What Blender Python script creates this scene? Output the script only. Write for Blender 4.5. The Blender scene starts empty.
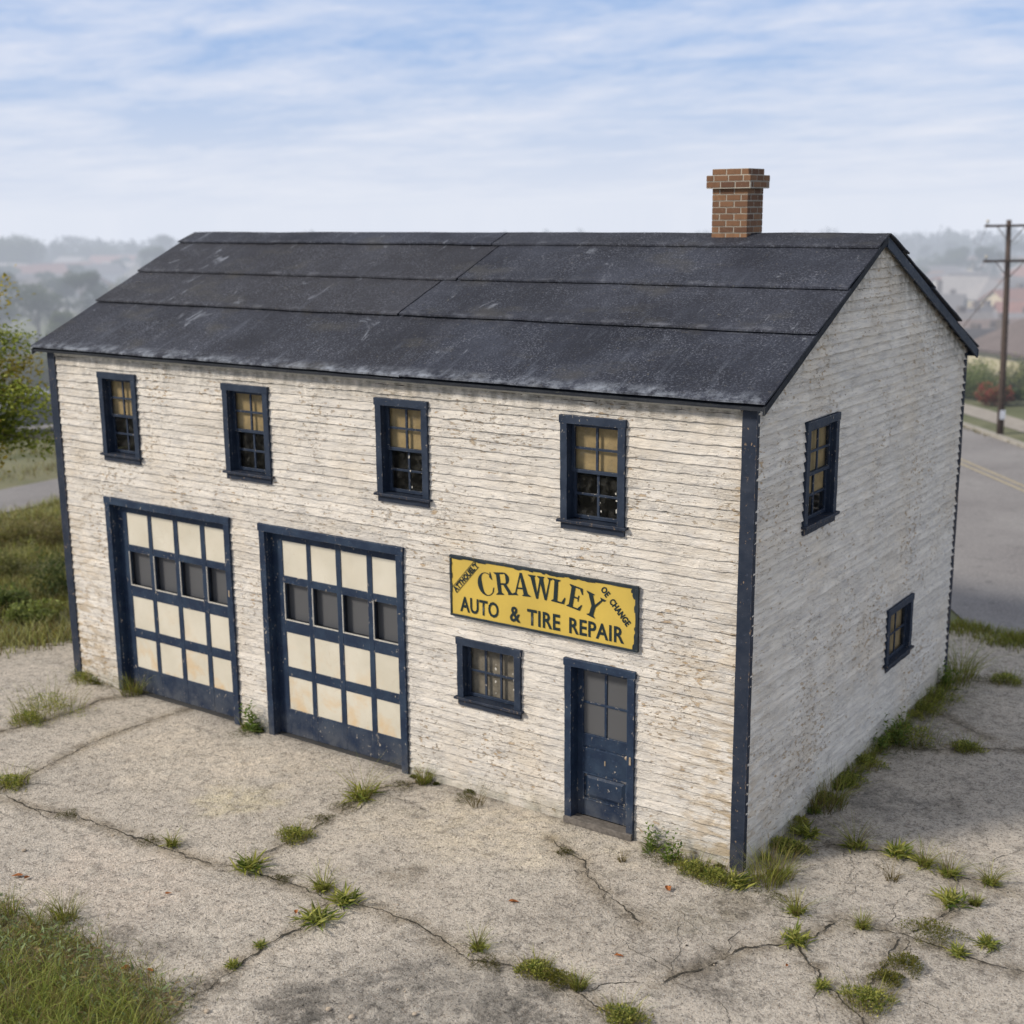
import bpy, bmesh, math, random
import numpy as np
from mathutils import Vector, Matrix
from mathutils import noise as mnoise
R = math.radians
sc = bpy.context.scene
COL = sc.collection
random.seed(7)
rng = np.random.default_rng(11)

# ------------------------------------------------------------------ camera
CP = np.array([5.8721, -12.9657, 7.4547])
YAW, PITCH, ROLL, FPX = 0.6091, 0.2240, -0.0100, 1327.6
cy, sy, cp, sp = math.cos(YAW), math.sin(YAW), math.cos(PITCH), math.sin(PITCH)
FW = np.array([-sy*cp, cy*cp, -sp]); RT0 = np.array([cy, sy, 0.0]); UP0 = np.cross(RT0, FW)
RT = math.cos(ROLL)*RT0 + math.sin(ROLL)*UP0
UPV = -math.sin(ROLL)*RT0 + math.cos(ROLL)*UP0
cam = bpy.data.cameras.new("camera"); cam_o = bpy.data.objects.new("camera", cam); COL.objects.link(cam_o)
M = Matrix([[RT[0], UPV[0], -FW[0], CP[0]], [RT[1], UPV[1], -FW[1], CP[1]], [RT[2], UPV[2], -FW[2], CP[2]], [0, 0, 0, 1]])
cam_o.matrix_world = M
cam.sensor_width = 36; cam.lens = FPX/1024*36; cam.clip_end = 9000; cam.clip_start = 0.1
cam.dof.use_dof = True; cam.dof.focus_distance = 14.6; cam.dof.aperture_fstop = 0.8
sc.camera = cam_o
sc.view_settings.view_transform = 'Standard'; sc.view_settings.look = 'None'; sc.view_settings.exposure = 0

def gp(px, py, z=0.0):
    """where the sight line of an image point meets the ground"""
    v = FW + (px-512)/FPX*RT - (py-512)/FPX*UPV
    t = (z-CP[2])/v[2]
    p = CP + t*v
    return float(p[0]), float(p[1])

def polar(px, dist):
    """ground position at a bearing and horizontal distance from the viewpoint"""
    v = FW + (px-512)/FPX*RT - (-100)/FPX*UPV
    n = math.hypot(v[0], v[1])
    return float(CP[0]+v[0]/n*dist), float(CP[1]+v[1]/n*dist)

# ------------------------------------------------------------------ terrain height
def sstep(a, b, x):
    t = np.clip((x-a)/(b-a), 0, 1); return t*t*(3-2*t)
def hgt(x, y):
    x = np.asarray(x, float); y = np.asarray(y, float)
    r = np.hypot(x, y)
    z = -6.2*sstep(38, 78, r)
    z = z + sstep(60, 120, r)*(0.7*np.sin(x*0.031+1.0)*np.cos(y*0.027) + 0.4*np.sin(x*0.07+y*0.05))
    z = z - 2.0*sstep(150, 330, r)
    z = z + 0.6*sstep(330, 460, r)
    z = z - 0.05*np.maximum(0, r-500)
    return z
def hz(x, y): return float(hgt(x, y))

# ------------------------------------------------------------------ node helpers
def newmat(name):
    m = bpy.data.materials.new(name); m.use_nodes = True
    nt = m.node_tree
    b = nt.nodes['Principled BSDF']; b.inputs['Roughness'].default_value = 0.8
    b.inputs['Specular IOR Level'].default_value = 0.3
    return m, nt, b
class NT:
    def __init__(s, nt): s.nt = nt
    def n(s, t, **k):
        x = s.nt.nodes.new(t)
        for a, v in k.items(): setattr(x, a, v)
        return x
    def l(s, a, b): s.nt.links.new(a, b)
    def val(s, sock, v):
        if isinstance(v, bpy.types.NodeSocket): s.l(v, sock)
        else: sock.default_value = v
    def pos(s, scale=(1, 1, 1), rot=(0, 0, 0), obj=False):
        if obj: src = s.n('ShaderNodeTexCoord').outputs['Object']
        else: src = s.n('ShaderNodeNewGeometry').outputs['Position']
        m = s.n('ShaderNodeMapping'); m.inputs['Scale'].default_value = scale; m.inputs['Rotation'].default_value = rot
        s.l(src, m.inputs['Vector']); return m.outputs['Vector']
    def noise(s, vec, scale, detail=4, rough=0.55, dist=0.0):
        x = s.n('ShaderNodeTexNoise'); s.l(vec, x.inputs['Vector'])
        x.inputs['Scale'].default_value = scale; x.inputs['Detail'].default_value = detail
        x.inputs['Roughness'].default_value = rough; x.inputs['Distortion'].default_value = dist
        return x.outputs['Fac']
    def vor(s, vec, scale, feature='F1', out='Distance'):
        x = s.n('ShaderNodeTexVoronoi', feature=feature); s.l(vec, x.inputs['Vector']); x.inputs['Scale'].default_value = scale
        return x.outputs[out]
    def mr(s, v, a, b, c=0.0, d=1.0):
        x = s.n('ShaderNodeMapRange'); s.l(v, x.inputs['Value'])
        x.inputs['From Min'].default_value = a; x.inputs['From Max'].default_value = b
        x.inputs['To Min'].default_value = c; x.inputs['To Max'].default_value = d
        return x.outputs['Result']
    def math(s, op, a, b=0.0):
        x = s.n('ShaderNodeMath', operation=op); s.val(x.inputs[0], a); s.val(x.inputs[1], b); return x.outputs[0]
    def mix(s, f, a, b, mode='MIX'):
        x = s.n('ShaderNodeMix', data_type='RGBA', blend_type=mode)
        s.val(x.inputs[0], f)
        for i, v in ((6, a), (7, b)):
            if isinstance(v, tuple): x.inputs[i].default_value = (*v[:3], 1)
            elif isinstance(v, (int, float)): x.inputs[i].default_value = (v, v, v, 1)
            else: s.l(v, x.inputs[i])
        return x.outputs[2]
    def bump(s, h, strength=0.5, dist=0.01, normal=None):
        x = s.n('ShaderNodeBump'); s.l(h, x.inputs['Height']); x.inputs['Strength'].default_value = strength
        x.inputs['Distance'].default_value = dist
        if normal: s.l(normal, x.inputs['Normal'])
        return x.outputs['Normal']
    def attr(s, name, out='Color'):
        x = s.n('ShaderNodeAttribute'); x.attribute_name = name; return x.outputs[out]

# ------------------------------------------------------------------ materials
def mat_siding(name, gable):
    m, nt, b = newmat(name); q = NT(nt)
    rotz = R(90) if gable else 0
    P = q.pos(); 
    along = q.pos(scale=(1.2, 1.2, 14)); fine = q.pos(scale=(3.0, 3.0, 30)); chipv = q.pos(scale=(5, 5, 13))
    base = (0.83, 0.775, 0.69) if not gable else (0.82, 0.775, 0.69)
    n1 = q.noise(along, 1.6, 5, 0.6)
    c = q.mix(q.mr(n1, 0.40, 0.68), base, (0.60, 0.565, 0.515))
    n2 = q.noise(fine, 2.2, 6, 0.65, 0.6)
    c = q.mix(q.mr(n2, 0.55, 0.72, 0, 0.38), c, (0.40, 0.39, 0.39))
    # warm blotches
    n3 = q.noise(P, 0.9, 4, 0.6)
    c = q.mix(q.mr(n3, 0.48, 0.70, 0, 0.45), c, (0.68, 0.58, 0.44))
    # cracks in the paint film (cellular edges, stretched with the grain)
    e = q.vor(q.pos(scale=(7, 7, 20)), 1.6, 'DISTANCE_TO_EDGE')
    crk = q.math('MULTIPLY', q.mr(e, 0.0, 0.035, 1, 0), q.mr(q.noise(P, 2.6, 3), 0.45, 0.62))
    c = q.mix(q.math('MULTIPLY', crk, 0.22), c, (0.22, 0.19, 0.155))
    # bare-wood chips
    ch = q.noise(chipv, 1.9, 5, 0.62)
    pm = q.mr(q.noise(P, 0.8, 5, 0.65, 0.5), 0.36, 0.64, -0.075, 0.055)
    chips = q.mr(q.math('ADD', ch, pm), 0.605, 0.645)
    chc = q.mix(q.mr(q.noise(P, 3.3, 4), 0.4, 0.6), (0.48, 0.31, 0.14), (0.46, 0.37, 0.26))
    c = q.mix(q.math('MULTIPLY', chips, 0.75), c, chc)
    ch2 = q.noise(q.pos(scale=(9, 9, 22)), 2.4, 3, 0.5)
    c = q.mix(q.mr(q.math('ADD', ch2, q.math('MULTIPLY', pm, 0.6)), 0.675, 0.70, 0, 0.8), c, (0.12, 0.085, 0.055))
    gs = q.noise(q.pos(scale=(1.5, 1.5, 6)), 2.2, 5, 0.65, 0.8)
    c = q.mix(q.mr(gs, 0.52, 0.66, 0, 0.5), c, (0.48, 0.47, 0.46))
    # ochre staining close to the corners
    sx = q.n('ShaderNodeSeparateXYZ'); q.l(P, sx.inputs[0])
    if not gable:
        near = q.mr(q.math('ABSOLUTE', q.math('ADD', sx.outputs['X'], 5.95)), 4.7, 6.1)
    else:
        near = q.mr(sx.outputs['Y'], 1.2, 0.0)
    low = q.mr(sx.outputs['Z'], 3.2, 0.6, 0.25, 1.0)
    st = q.mr(q.noise(q.pos(scale=(1.6, 1.6, 5)), 1.8, 5, 0.6, 0.4), 0.47, 0.57)
    c = q.mix(q.math('MULTIPLY', q.math('MULTIPLY', near, low), q.math('MULTIPLY', st, 0.9 if not gable else 0.4)), c, (0.46, 0.33, 0.17))
    # darker green-grey towards the roof, grime by the ground
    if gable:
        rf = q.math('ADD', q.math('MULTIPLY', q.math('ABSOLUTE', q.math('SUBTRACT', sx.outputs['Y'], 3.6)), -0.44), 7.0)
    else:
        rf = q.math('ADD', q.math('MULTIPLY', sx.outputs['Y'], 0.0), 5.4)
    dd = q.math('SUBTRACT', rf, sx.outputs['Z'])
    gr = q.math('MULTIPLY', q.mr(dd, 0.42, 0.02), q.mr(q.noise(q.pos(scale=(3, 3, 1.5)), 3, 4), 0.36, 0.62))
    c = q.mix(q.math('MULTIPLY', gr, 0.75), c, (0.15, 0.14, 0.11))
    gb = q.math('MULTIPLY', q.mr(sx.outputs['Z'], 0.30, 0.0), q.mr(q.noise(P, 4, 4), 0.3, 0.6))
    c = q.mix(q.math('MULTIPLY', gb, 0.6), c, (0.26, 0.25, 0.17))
    tone = q.attr('tone', 'Fac')
    c = q.mix(1.0, c, q.mr(tone, 0, 1, 0.90, 1.05), 'MULTIPLY')
    q.l(c, b.inputs['Base Color'])
    h = q.math('ADD', q.math('MULTIPLY', n2, 0.6), q.math('MULTIPLY', q.noise(q.pos(scale=(8, 8, 26)), 3, 6, 0.7), 0.9))
    h = q.math('SUBTRACT', h, q.math('MULTIPLY', chips, 0.5)); h = q.math('SUBTRACT', h, q.math('MULTIPLY', crk, 0.35))
    h = q.math('ADD', h, q.math('MULTIPLY', q.noise(q.pos(scale=(2.2, 2.2, 4.5)), 4.5, 5, 0.7, 0.8), 0.55 if gable else 1.4))
    q.l(q.bump(h, 1.0, 0.011 if gable else 0.016), b.inputs['Normal']); b.inputs['Roughness'].default_value = 0.85
    return m

def mat_paint(name, base, worn, chip=(0.45, 0.40, 0.33), chip_t=0.665, rough=0.5, scr=0.5):
    m, nt, b = newmat(name); q = NT(nt)
    P = q.pos()
    n1 = q.noise(P, 3.5, 6, 0.65)
    c = q.mix(q.mr(n1, 0.42, 0.68), base, worn)
    n2 = q.noise(P, 22, 6, 0.7)
    c = q.mix(q.mr(n2, 0.60, 0.74, 0, 0.6), c, tuple(min(1, v*2.3+0.02) for v in worn))
    n3 = q.noise(q.pos(scale=(1, 1, 0.6)), 26, 4, 0.65, 0.3)
    bv = q.n('ShaderNodeBevel'); bv.samples = 4; bv.inputs['Radius'].default_value = 0.014
    dt = q.n('ShaderNodeVectorMath', operation='DOT_PRODUCT'); q.l(bv.outputs[0], dt.inputs[0]); q.l(q.n('ShaderNodeNewGeometry').outputs['Normal'], dt.inputs[1])
    edge = q.mr(dt.outputs['Value'], 0.998, 0.90)
    pn_ = q.mr(q.noise(P, 1.7, 4, 0.6), 0.40, 0.62, -0.05, 0.02)
    cm = q.math('ADD', q.math('ADD', n3, pn_), q.math('MULTIPLY', edge, 0.10))
    c = q.mix(q.math('MULTIPLY', edge, q.mr(n2, 0.4, 0.6, 0, 0.35)), c, tuple(min(1, v*3.0+0.03) for v in worn))
    c = q.mix(q.mr(cm, chip_t+0.01, chip_t+0.035, 0, 0.85), c, chip)
    sx = q.n('ShaderNodeSeparateXYZ'); q.l(P, sx.inputs[0])
    gd = q.math('MULTIPLY', q.mr(sx.outputs['Z'], 0.5, 0.0), q.mr(n1, 0.35, 0.6))
    c = q.mix(q.math('MULTIPLY', gd, scr), c, (0.13, 0.125, 0.12))
    q.l(c, b.inputs['Base Color'])
    q.l(q.mr(n2, 0.3, 0.7, rough-0.1, rough+0.25), b.inputs['Roughness'])
    q.l(q.bump(q.math('ADD', n2, q.math('MULTIPLY', q.mr(n3, chip_t, chip_t+0.03), -0.8)), 0.5, 0.004), b.inputs['Normal'])
    return m

def mat_roof():
    m, nt, b = newmat('roofing_felt'); q = NT(nt)
    P = q.pos(); sx = q.n('ShaderNodeSeparateXYZ'); q.l(P, sx.inputs[0])
    n1 = q.noise(P, 0.7, 5, 0.6)
    c = q.mix(q.mr(n1, 0.38, 0.66), (0.011, 0.014, 0.025), (0.036, 0.042, 0.062))
    c = q.mix(q.mr(q.noise(P, 2.3, 6, 0.7, 0.4), 0.48, 0.68, 0, 0.6), c, (0.013, 0.015, 0.024))
    tone = q.attr('tone', 'Fac')
    c = q.mix(q.mr(tone, 0, 1, 0.0, 0.5), c, (0.034, 0.032, 0.034))
    g = q.noise(P, 42, 3, 0.75)
    gm = q.mr(q.noise(P, 1.1, 5, 0.7, 0.6), 0.38, 0.64, 0.15, 1.0)
    c = q.mix(q.math('MULTIPLY', q.mr(g, 0.54, 0.66, 0, 0.9), gm), c, (0.18, 0.195, 0.235))
    c = q.mix(q.mr(g, 0.46, 0.33, 0, 0.8), c, (0.008, 0.009, 0.012))
    g2 = q.noise(P, 17, 4, 0.7)
    c = q.mix(q.mr(g2, 0.64, 0.72, 0, 0.55), c, (0.20, 0.185, 0.15))
    # scuffed pale runs down the slope, strongest by the eave
    st = q.noise(q.pos(scale=(3.2, 0.5, 0.5)), 2.6, 5, 0.65, 0.5)
    ev = q.mr(sx.outputs['Y'], 1.6, -0.15, 0.15, 0.45)
    c = q.mix(q.math('MULTIPLY', q.mr(st, 0.55, 0.75), ev), c, (0.14, 0.16, 0.20))
    sc1 = q.noise(q.pos(scale=(1.0, 0.45, 0.45), rot=(0, 0, 0.3)), 2.1, 5, 0.7, 1.2)
    c = q.mix(q.mr(sc1, 0.62, 0.69, 0, 0.65), c, (0.22, 0.24, 0.28))
    for ye in (1.24, 2.21, 3.22):   # worn edges of the laps
        k_ = q.mr(q.math('ABSOLUTE', q.math('SUBTRACT', sx.outputs['Y'], ye)), 0.07, 0.0)
        c = q.mix(q.math('MULTIPLY', k_, q.mr(q.noise(P, 4, 5, 0.7), 0.50, 0.70, 0, 0.5)), c, (0.20, 0.21, 0.24))
    ed = q.mr(sx.outputs['Y'], 0.04, -0.14)
    c = q.mix(q.math('MULTIPLY', ed, q.mr(q.noise(P, 5, 5, 0.7), 0.42, 0.66, 0, 0.75)), c, (0.30, 0.33, 0.38))
    big = q.noise(q.pos(scale=(0.8, 1.4, 1.4)), 1.3, 4, 0.6)
    c = q.mix(q.mr(big, 0.56, 0.70, 0, 0.35), c, (0.075, 0.072, 0.062))
    q.l(c, b.inputs['Base Color']); b.inputs['Roughness'].default_value = 0.78; b.inputs['Specular IOR Level'].default_value = 0.35
    q.l(q.bump(q.math('ADD', g, q.math('MULTIPLY', q.noise(P, 3, 3), 1.5)), 0.55, 0.006), b.inputs['Normal'])
    return m

def mat_simple(name, col, var=0.25, scale=6, rough=0.85, bump=0.3, vcol=False, sub=None, spec=None):
    m, nt, b = newmat(name); q = NT(nt)
    n1 = q.noise(q.pos(), scale, 5, 0.6)
    src = q.attr('col') if vcol else col
    lo = q.mix(1.0, src, 1-var, 'MULTIPLY') if vcol else tuple(v*(1-var) for v in col)
    hi = q.mix(1.0, src, 1+var, 'MULTIPLY') if vcol else tuple(v*(1+var) for v in col)
    c = q.mix(q.mr(n1, 0.3, 0.7), lo, hi)
    q.l(c, b.inputs['Base Color']); b.inputs['Roughness'].default_value = rough
    if spec is not None: b.inputs['Specular IOR Level'].default_value = spec
    if bump: q.l(q.bump(n1, bump, 0.01), b.inputs['Normal'])
    return m

def mat_leaf(name, rough=0.6):
    m, nt, b = newmat(name); q = NT(nt)
    c = q.attr('col')
    q.l(c, b.inputs['Base Color']); b.inputs['Roughness'].default_value = rough; b.inputs['Specular IOR Level'].default_value = 0.25
    t = q.n('ShaderNodeBsdfTranslucent'); q.l(q.mix(1.0, c, (1.0, 1.1, 0.55), 'MULTIPLY'), t.inputs['Color'])
    mx = q.n('ShaderNodeMixShader'); mx.inputs[0].default_value = 0.42
    q.l(b.outputs[0], mx.inputs[1]); q.l(t.outputs[0], mx.inputs[2])
    q.l(mx.outputs[0], nt.nodes['Material Output'].inputs['Surface'])
    return m

def mat_concrete():
    m, nt, b = newmat('weathered_concrete'); q = NT(nt)
    P = q.pos(); tint = q.attr('tint')
    n1 = q.noise(P, 0.55, 6, 0.62)
    c = q.mix(q.mr(n1, 0.3, 0.7), (0.63, 0.565, 0.48), (0.42, 0.38, 0.33))
    n2 = q.noise(P, 2.8, 6, 0.68, 0.3)
    c = q.mix(q.mr(n2, 0.50, 0.66, 0, 0.6), c, (0.24, 0.22, 0.19))
    n5 = q.noise(P, 1.5, 5, 0.6, 0.6)
    c = q.mix(q.mr(n5, 0.55, 0.72, 0, 0.5), c, (0.48, 0.45, 0.40))
    # exposed aggregate: mid and fine grit
    g1 = q.noise(P, 24, 5, 0.78)
    c = q.mix(q.mr(g1, 0.50, 0.66, 0, 0.8), c, (0.66, 0.61, 0.53))
    c = q.mix(q.mr(g1, 0.47, 0.34, 0, 0.85), c, (0.13, 0.12, 0.105))
    v = q.vor(P, 52, 'F1', 'Color'); sv = q.n('ShaderNodeSeparateXYZ'); q.l(v, sv.inputs[0])
    vm = q.mr(q.vor(P, 52), 0.25, 0.45, 1, 0)
    vb = q.vor(P, 27, 'F1', 'Color'); sb = q.n('ShaderNodeSeparateXYZ'); q.l(vb, sb.inputs[0]); vbm = q.mr(q.vor(P, 27), 0.22, 0.40, 1, 0)
    c = q.mix(q.math('MULTIPLY', q.math('MULTIPLY', q.mr(sb.outputs['X'], 0.72, 0.78), vbm), 0.7), c, (0.68, 0.64, 0.58))
    c = q.mix(q.math('MULTIPLY', q.math('MULTIPLY', q.mr(sb.outputs['Y'], 0.80, 0.85), vbm), 0.75), c, (0.14, 0.13, 0.12))
    ww = q.noise(P, 7.5, 5, 0.75, 0.3)
    c = q.mix(q.mr(ww, 0.53, 0.64, 0, 0.75), c, (0.21, 0.19, 0.165))
    c = q.mix(q.mr(ww, 0.46, 0.34, 0, 0.6), c, (0.72, 0.66, 0.57))
    pick = q.math('MULTIPLY', q.mr(sv.outputs['X'], 0.80, 0.84), vm)
    c = q.mix(q.math('MULTIPLY', pick, 0.8), c, (0.66, 0.63, 0.58))
    pick2 = q.math('MULTIPLY', q.mr(sv.outputs['Y'], 0.84, 0.88), vm)
    c = q.mix(q.math('MULTIPLY', pick2, 0.8), c, (0.11, 0.10, 0.095))
    pick3 = q.math('MULTIPLY', q.mr(sv.outputs['Z'], 0.92, 0.95), vm)
    c = q.mix(q.math('MULTIPLY', pick3, 0.6), c, (0.36, 0.25, 0.16))
    # pits
    pt = q.noise(P, 11, 4, 0.75)
    pits = q.mr(pt, 0.62, 0.66)
    c = q.mix(q.math('MULTIPLY', pits, 0.7), c, (0.11, 0.10, 0.09))
    # fine hairline crazing
    e = q.vor(q.mix(0.12, P, q.n('ShaderNodeTexNoise').outputs['Color']), 0.9, 'DISTANCE_TO_EDGE')
    tb = q.mix(q.mr(q.noise(P, 5, 6, 0.75, 0.5), 0.35, 0.62), tint, q.mix(1.0, tint, tint, 'MULTIPLY'))
    tb = q.mix(q.mr(q.noise(P, 3.0, 5, 0.7, 1.0), 0.48, 0.66), tb, q.mix(0.75, tint, 1.0))
    c = q.mix(1.0, c, tb, 'MULTIPLY')
    q.l(c, b.inputs['Base Color']); b.inputs['Roughness'].default_value = 0.92; b.inputs['Specular IOR Level'].default_value = 0.2
    h = q.math('ADD', q.math('MULTIPLY', g1, 1.0), q.math('MULTIPLY', pits, -0.5))
    h = q.math('ADD', h, q.math('MULTIPLY', vm, 0.25)); h = q.math('ADD', h, q.math('MULTIPLY', vbm, 0.25)); h = q.math('ADD', h, q.math('MULTIPLY', ww, -0.8)); h = q.math('ADD', h, q.math('MULTIPLY', n2, 1.4))
    q.l(q.bump(h, 0.9, 0.018), b.inputs['Normal'])
    return m

def mat_asphalt():
    m, nt, b = newmat('old_asphalt'); q = NT(nt)
    P = q.pos(); n1 = q.noise(P, 0.35, 5, 0.6)
    c = q.mix(q.mr(n1, 0.35, 0.7), (0.185, 0.175, 0.175), (0.26, 0.25, 0.245))
    g = q.noise(P, 22, 4, 0.75)
    c = q.mix(q.mr(g, 0.45, 0.7, 0, 0.55), c, (0.40, 0.38, 0.36))
    c = q.mix(q.mr(q.noise(P, 2.2, 4, 0.65), 0.58, 0.70, 0, 0.4), c, (0.10, 0.10, 0.10))
    q.l(c, b.inputs['Base Color']); b.inputs['Roughness'].default_value = 0.85
    q.l(q.bump(g, 0.4, 0.01), b.inputs['Normal'])
    return m

def mat_ground():
    m, nt, b = newmat('meadow_soil'); q = NT(nt)
    P = q.pos()
    c = q.mix(q.mr(q.noise(P, 0.06, 6, 0.6), 0.38, 0.64), (0.13, 0.15, 0.075), (0.22, 0.21, 0.13))
    c = q.mix(q.mr(q.noise(P, 0.5, 5, 0.65), 0.45, 0.7, 0, 0.7), c, (0.055, 0.075, 0.028))
    c = q.mix(q.mr(q.noise(P, 9, 4, 0.7), 0.45, 0.7, 0, 0.6), c, (0.16, 0.14, 0.085))
    q.l(c, b.inputs['Base Color']); b.inputs['Roughness'].default_value = 0.95
    q.l(q.bump(q.noise(P, 6, 5, 0.7), 0.8, 0.05), b.inputs['Normal'])
    return m

def mat_pane(name, tint, trans, rough=0.12, grime=0.35):
    m, nt, b = newmat(name); q = NT(nt)
    P = q.pos()
    g = q.noise(P, 9, 5, 0.7, 0.5)
    b.inputs['Base Color'].default_value = (*tint, 1); b.inputs['Roughness'].default_value = rough
    b.inputs['Specular IOR Level'].default_value = 0.5
    q.l(q.mix(q.mr(g, 0.48, 0.66, 0, grime), tint, (0.30, 0.29, 0.26)), b.inputs['Base Color'])
    t = q.n('ShaderNodeBsdfTransparent')
    mx = q.n('ShaderNodeMixShader')
    q.l(q.mr(g, 0.42, 0.70, 1-trans, min(1, 1-trans+grime)), mx.inputs[0])
    q.l(t.outputs[0], mx.inputs[1]); q.l(b.outputs[0], mx.inputs[2])
    q.l(mx.outputs[0], nt.nodes['Material Output'].inputs['Surface'])
    return m

def mat_brick():
    m, nt, b = newmat('chimney_brick'); q = NT(nt)
    P = q.pos(); t = q.attr('tone', 'Fac')
    c = q.mix(t, (0.12, 0.062, 0.040), (0.26, 0.14, 0.075))
    c = q.mix(q.mr(q.noise(P, 14, 5, 0.7), 0.45, 0.7, 0, 0.55), c, (0.13, 0.075, 0.045))
    c = q.mix(q.mr(q.noise(P, 30, 4, 0.7), 0.62, 0.72, 0, 0.5), c, (0.42, 0.34, 0.26))
    q.l(c, b.inputs['Base Color']); b.inputs['Roughness'].default_value = 0.92
    q.l(q.bump(q.noise(P, 40, 4, 0.7), 0.6, 0.006), b.inputs['Normal'])
    return m

def mat_cream():
    m, nt, b = newmat('cream_door_panel'); q = NT(nt)
    P = q.pos(); sx = q.n('ShaderNodeSeparateXYZ'); q.l(P, sx.inputs[0])
    c = q.mix(q.mr(q.noise(P, 1.6, 5), 0.35, 0.7), (0.64, 0.60, 0.50), (0.55, 0.51, 0.41))
    low = q.mr(sx.outputs['Z'], 1.5, 0.4, 0.05, 1)
    c = q.mix(q.math('MULTIPLY', low, q.mr(q.noise(P, 2.6, 4, 0.6, 0.4), 0.48, 0.64, 0, 0.75)), c, (0.60, 0.42, 0.22))
    c = q.mix(q.mr(q.noise(P, 26, 4, 0.6), 0.66, 0.72, 0, 0.6), c, (0.45, 0.33, 0.20))
    e = q.vor(P, 4.5, 'DISTANCE_TO_EDGE')
    c = q.mix(q.math('MULTIPLY', q.mr(e, 0, 0.012, 1, 0), q.mr(q.noise(P, 2, 3), 0.52, 0.6, 0, 0.5)), c, (0.42, 0.31, 0.2))
    q.l(c, b.inputs['Base Color']); b.inputs['Roughness'].default_value = 0.6
    q.l(q.bump(q.noise(P, 12, 4), 0.25, 0.004), b.inputs['Normal'])
    return m

def mat_sign():
    m, nt, b = newmat('sign_yellow'); q = NT(nt)
    P = q.pos()
    c = q.mix(q.mr(q.noise(P, 1.2, 4), 0.35, 0.7), (0.60, 0.43, 0.085), (0.50, 0.36, 0.075))
    c = q.mix(q.mr(q.noise(P, 60, 3, 0.7), 0.55, 0.75, 0, 0.25), c, (0.35, 0.27, 0.09))
    q.l(c, b.inputs['Base Color']); b.inputs['Roughness'].default_value = 0.55
    return m

MT = {}
MT['siding'] = mat_siding('peeling_white_clapboard', False)
MT['siding_g'] = mat_siding('grey_white_clapboard', True)
MT['navy'] = mat_paint('navy_trim_paint', (0.013, 0.023, 0.044), (0.027, 0.040, 0.066))
MT['navy_d'] = mat_paint('navy_door_paint', (0.010, 0.022, 0.050), (0.024, 0.044, 0.078), chip_t=0.645)
MT['navy_w'] = mat_paint('navy_corner_paint', (0.012, 0.020, 0.038), (0.028, 0.036, 0.055), chip=(0.28, 0.20, 0.13), chip_t=0.625)
MT['fascia'] = mat_paint('dark_fascia_paint', (0.010, 0.013, 0.020), (0.024, 0.028, 0.034), chip=(0.10, 0.10, 0.08), chip_t=0.68, rough=0.7)
MT['roof'] = mat_roof()
MT['cream'] = mat_cream()
MT['bead'] = mat_simple('pale_bead', (0.50, 0.48, 0.43), 0.15, 20)
MT['blind'] = mat_simple('tan_blind', (0.40, 0.30, 0.15), 0.18, 7, 0.9, 0.1)
MT['blind_grey'] = mat_simple('grey_blind', (0.22, 0.195, 0.15), 0.35, 9, 0.9, 0.1)
MT['pane'] = mat_pane('old_window_glass', (0.035, 0.035, 0.033), 0.88, 0.10, 0.26)
MT['pane_g'] = mat_pane('dusty_door_glass', (0.085, 0.087, 0.092), 0.0, 0.45, 0.0)
MT['dark_inside'] = mat_simple('dark_interior', (0.05, 0.05, 0.05), 0.2, 3)
MT['wood'] = mat_simple('grey_threshold_wood', (0.14, 0.125, 0.11), 0.35, 20)
MT['brick'] = mat_brick()
MT['mortar'] = mat_simple('mortar', (0.40, 0.36, 0.30), 0.15, 30)
MT['sign'] = mat_sign()
MT['sign_d'] = mat_paint('sign_edge_paint', (0.013, 0.022, 0.030), (0.028, 0.040, 0.048), chip=(0.5, 0.38, 0.1), chip_t=0.69)
MT['ink'] = mat_simple('sign_letter_paint', (0.010, 0.022, 0.026), 0.3, 40, 0.55, 0)
MT['metal'] = mat_simple('worn_brass', (0.34, 0.27, 0.19), 0.3, 30, 0.5)
MT['leaf'] = mat_leaf('foliage')
MT['bark'] = mat_simple('bark', (0.09, 0.07, 0.05), 0.4, 12)
MT['concrete'] = mat_concrete()
MT['asphalt'] = mat_asphalt()
MT['ground'] = mat_ground()
MT['crack'] = mat_simple('crack_dirt', (0.045, 0.040, 0.030), 0.5, 14)
MT['walk'] = mat_simple('sidewalk_concrete', (0.33, 0.30, 0.26), 0.15, 3)
MT['kerb'] = mat_simple('kerb_concrete', (0.33, 0.31, 0.27), 0.15, 5)
MT['yellow'] = mat_simple('faded_yellow_line', (0.38, 0.33, 0.23), 0.25, 9)
MT['dust'] = mat_simple('dusty_road', (0.42, 0.35, 0.30), 0.15, 0.8)
MT['pole'] = mat_simple('weathered_pole_wood', (0.075, 0.055, 0.045), 0.3, 10)
MT['tag'] = mat_simple('white_notice', (0.7, 0.72, 0.78), 0.1, 10)
MT['vcol'] = mat_simple('house_paint', (1, 1, 1), 0.12, 2, vcol=True)
MT['winglass'] = mat_simple('far_window_glass', (0.05, 0.06, 0.08), 0.2, 3, 0.2, 0)
MT['pebble'] = mat_simple('pebble_stone', (0.42, 0.35, 0.27), 0.3, 25)
MT['deadleaf'] = mat_simple('dead_leaf', (0.30, 0.11, 0.035), 0.45, 30)

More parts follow.
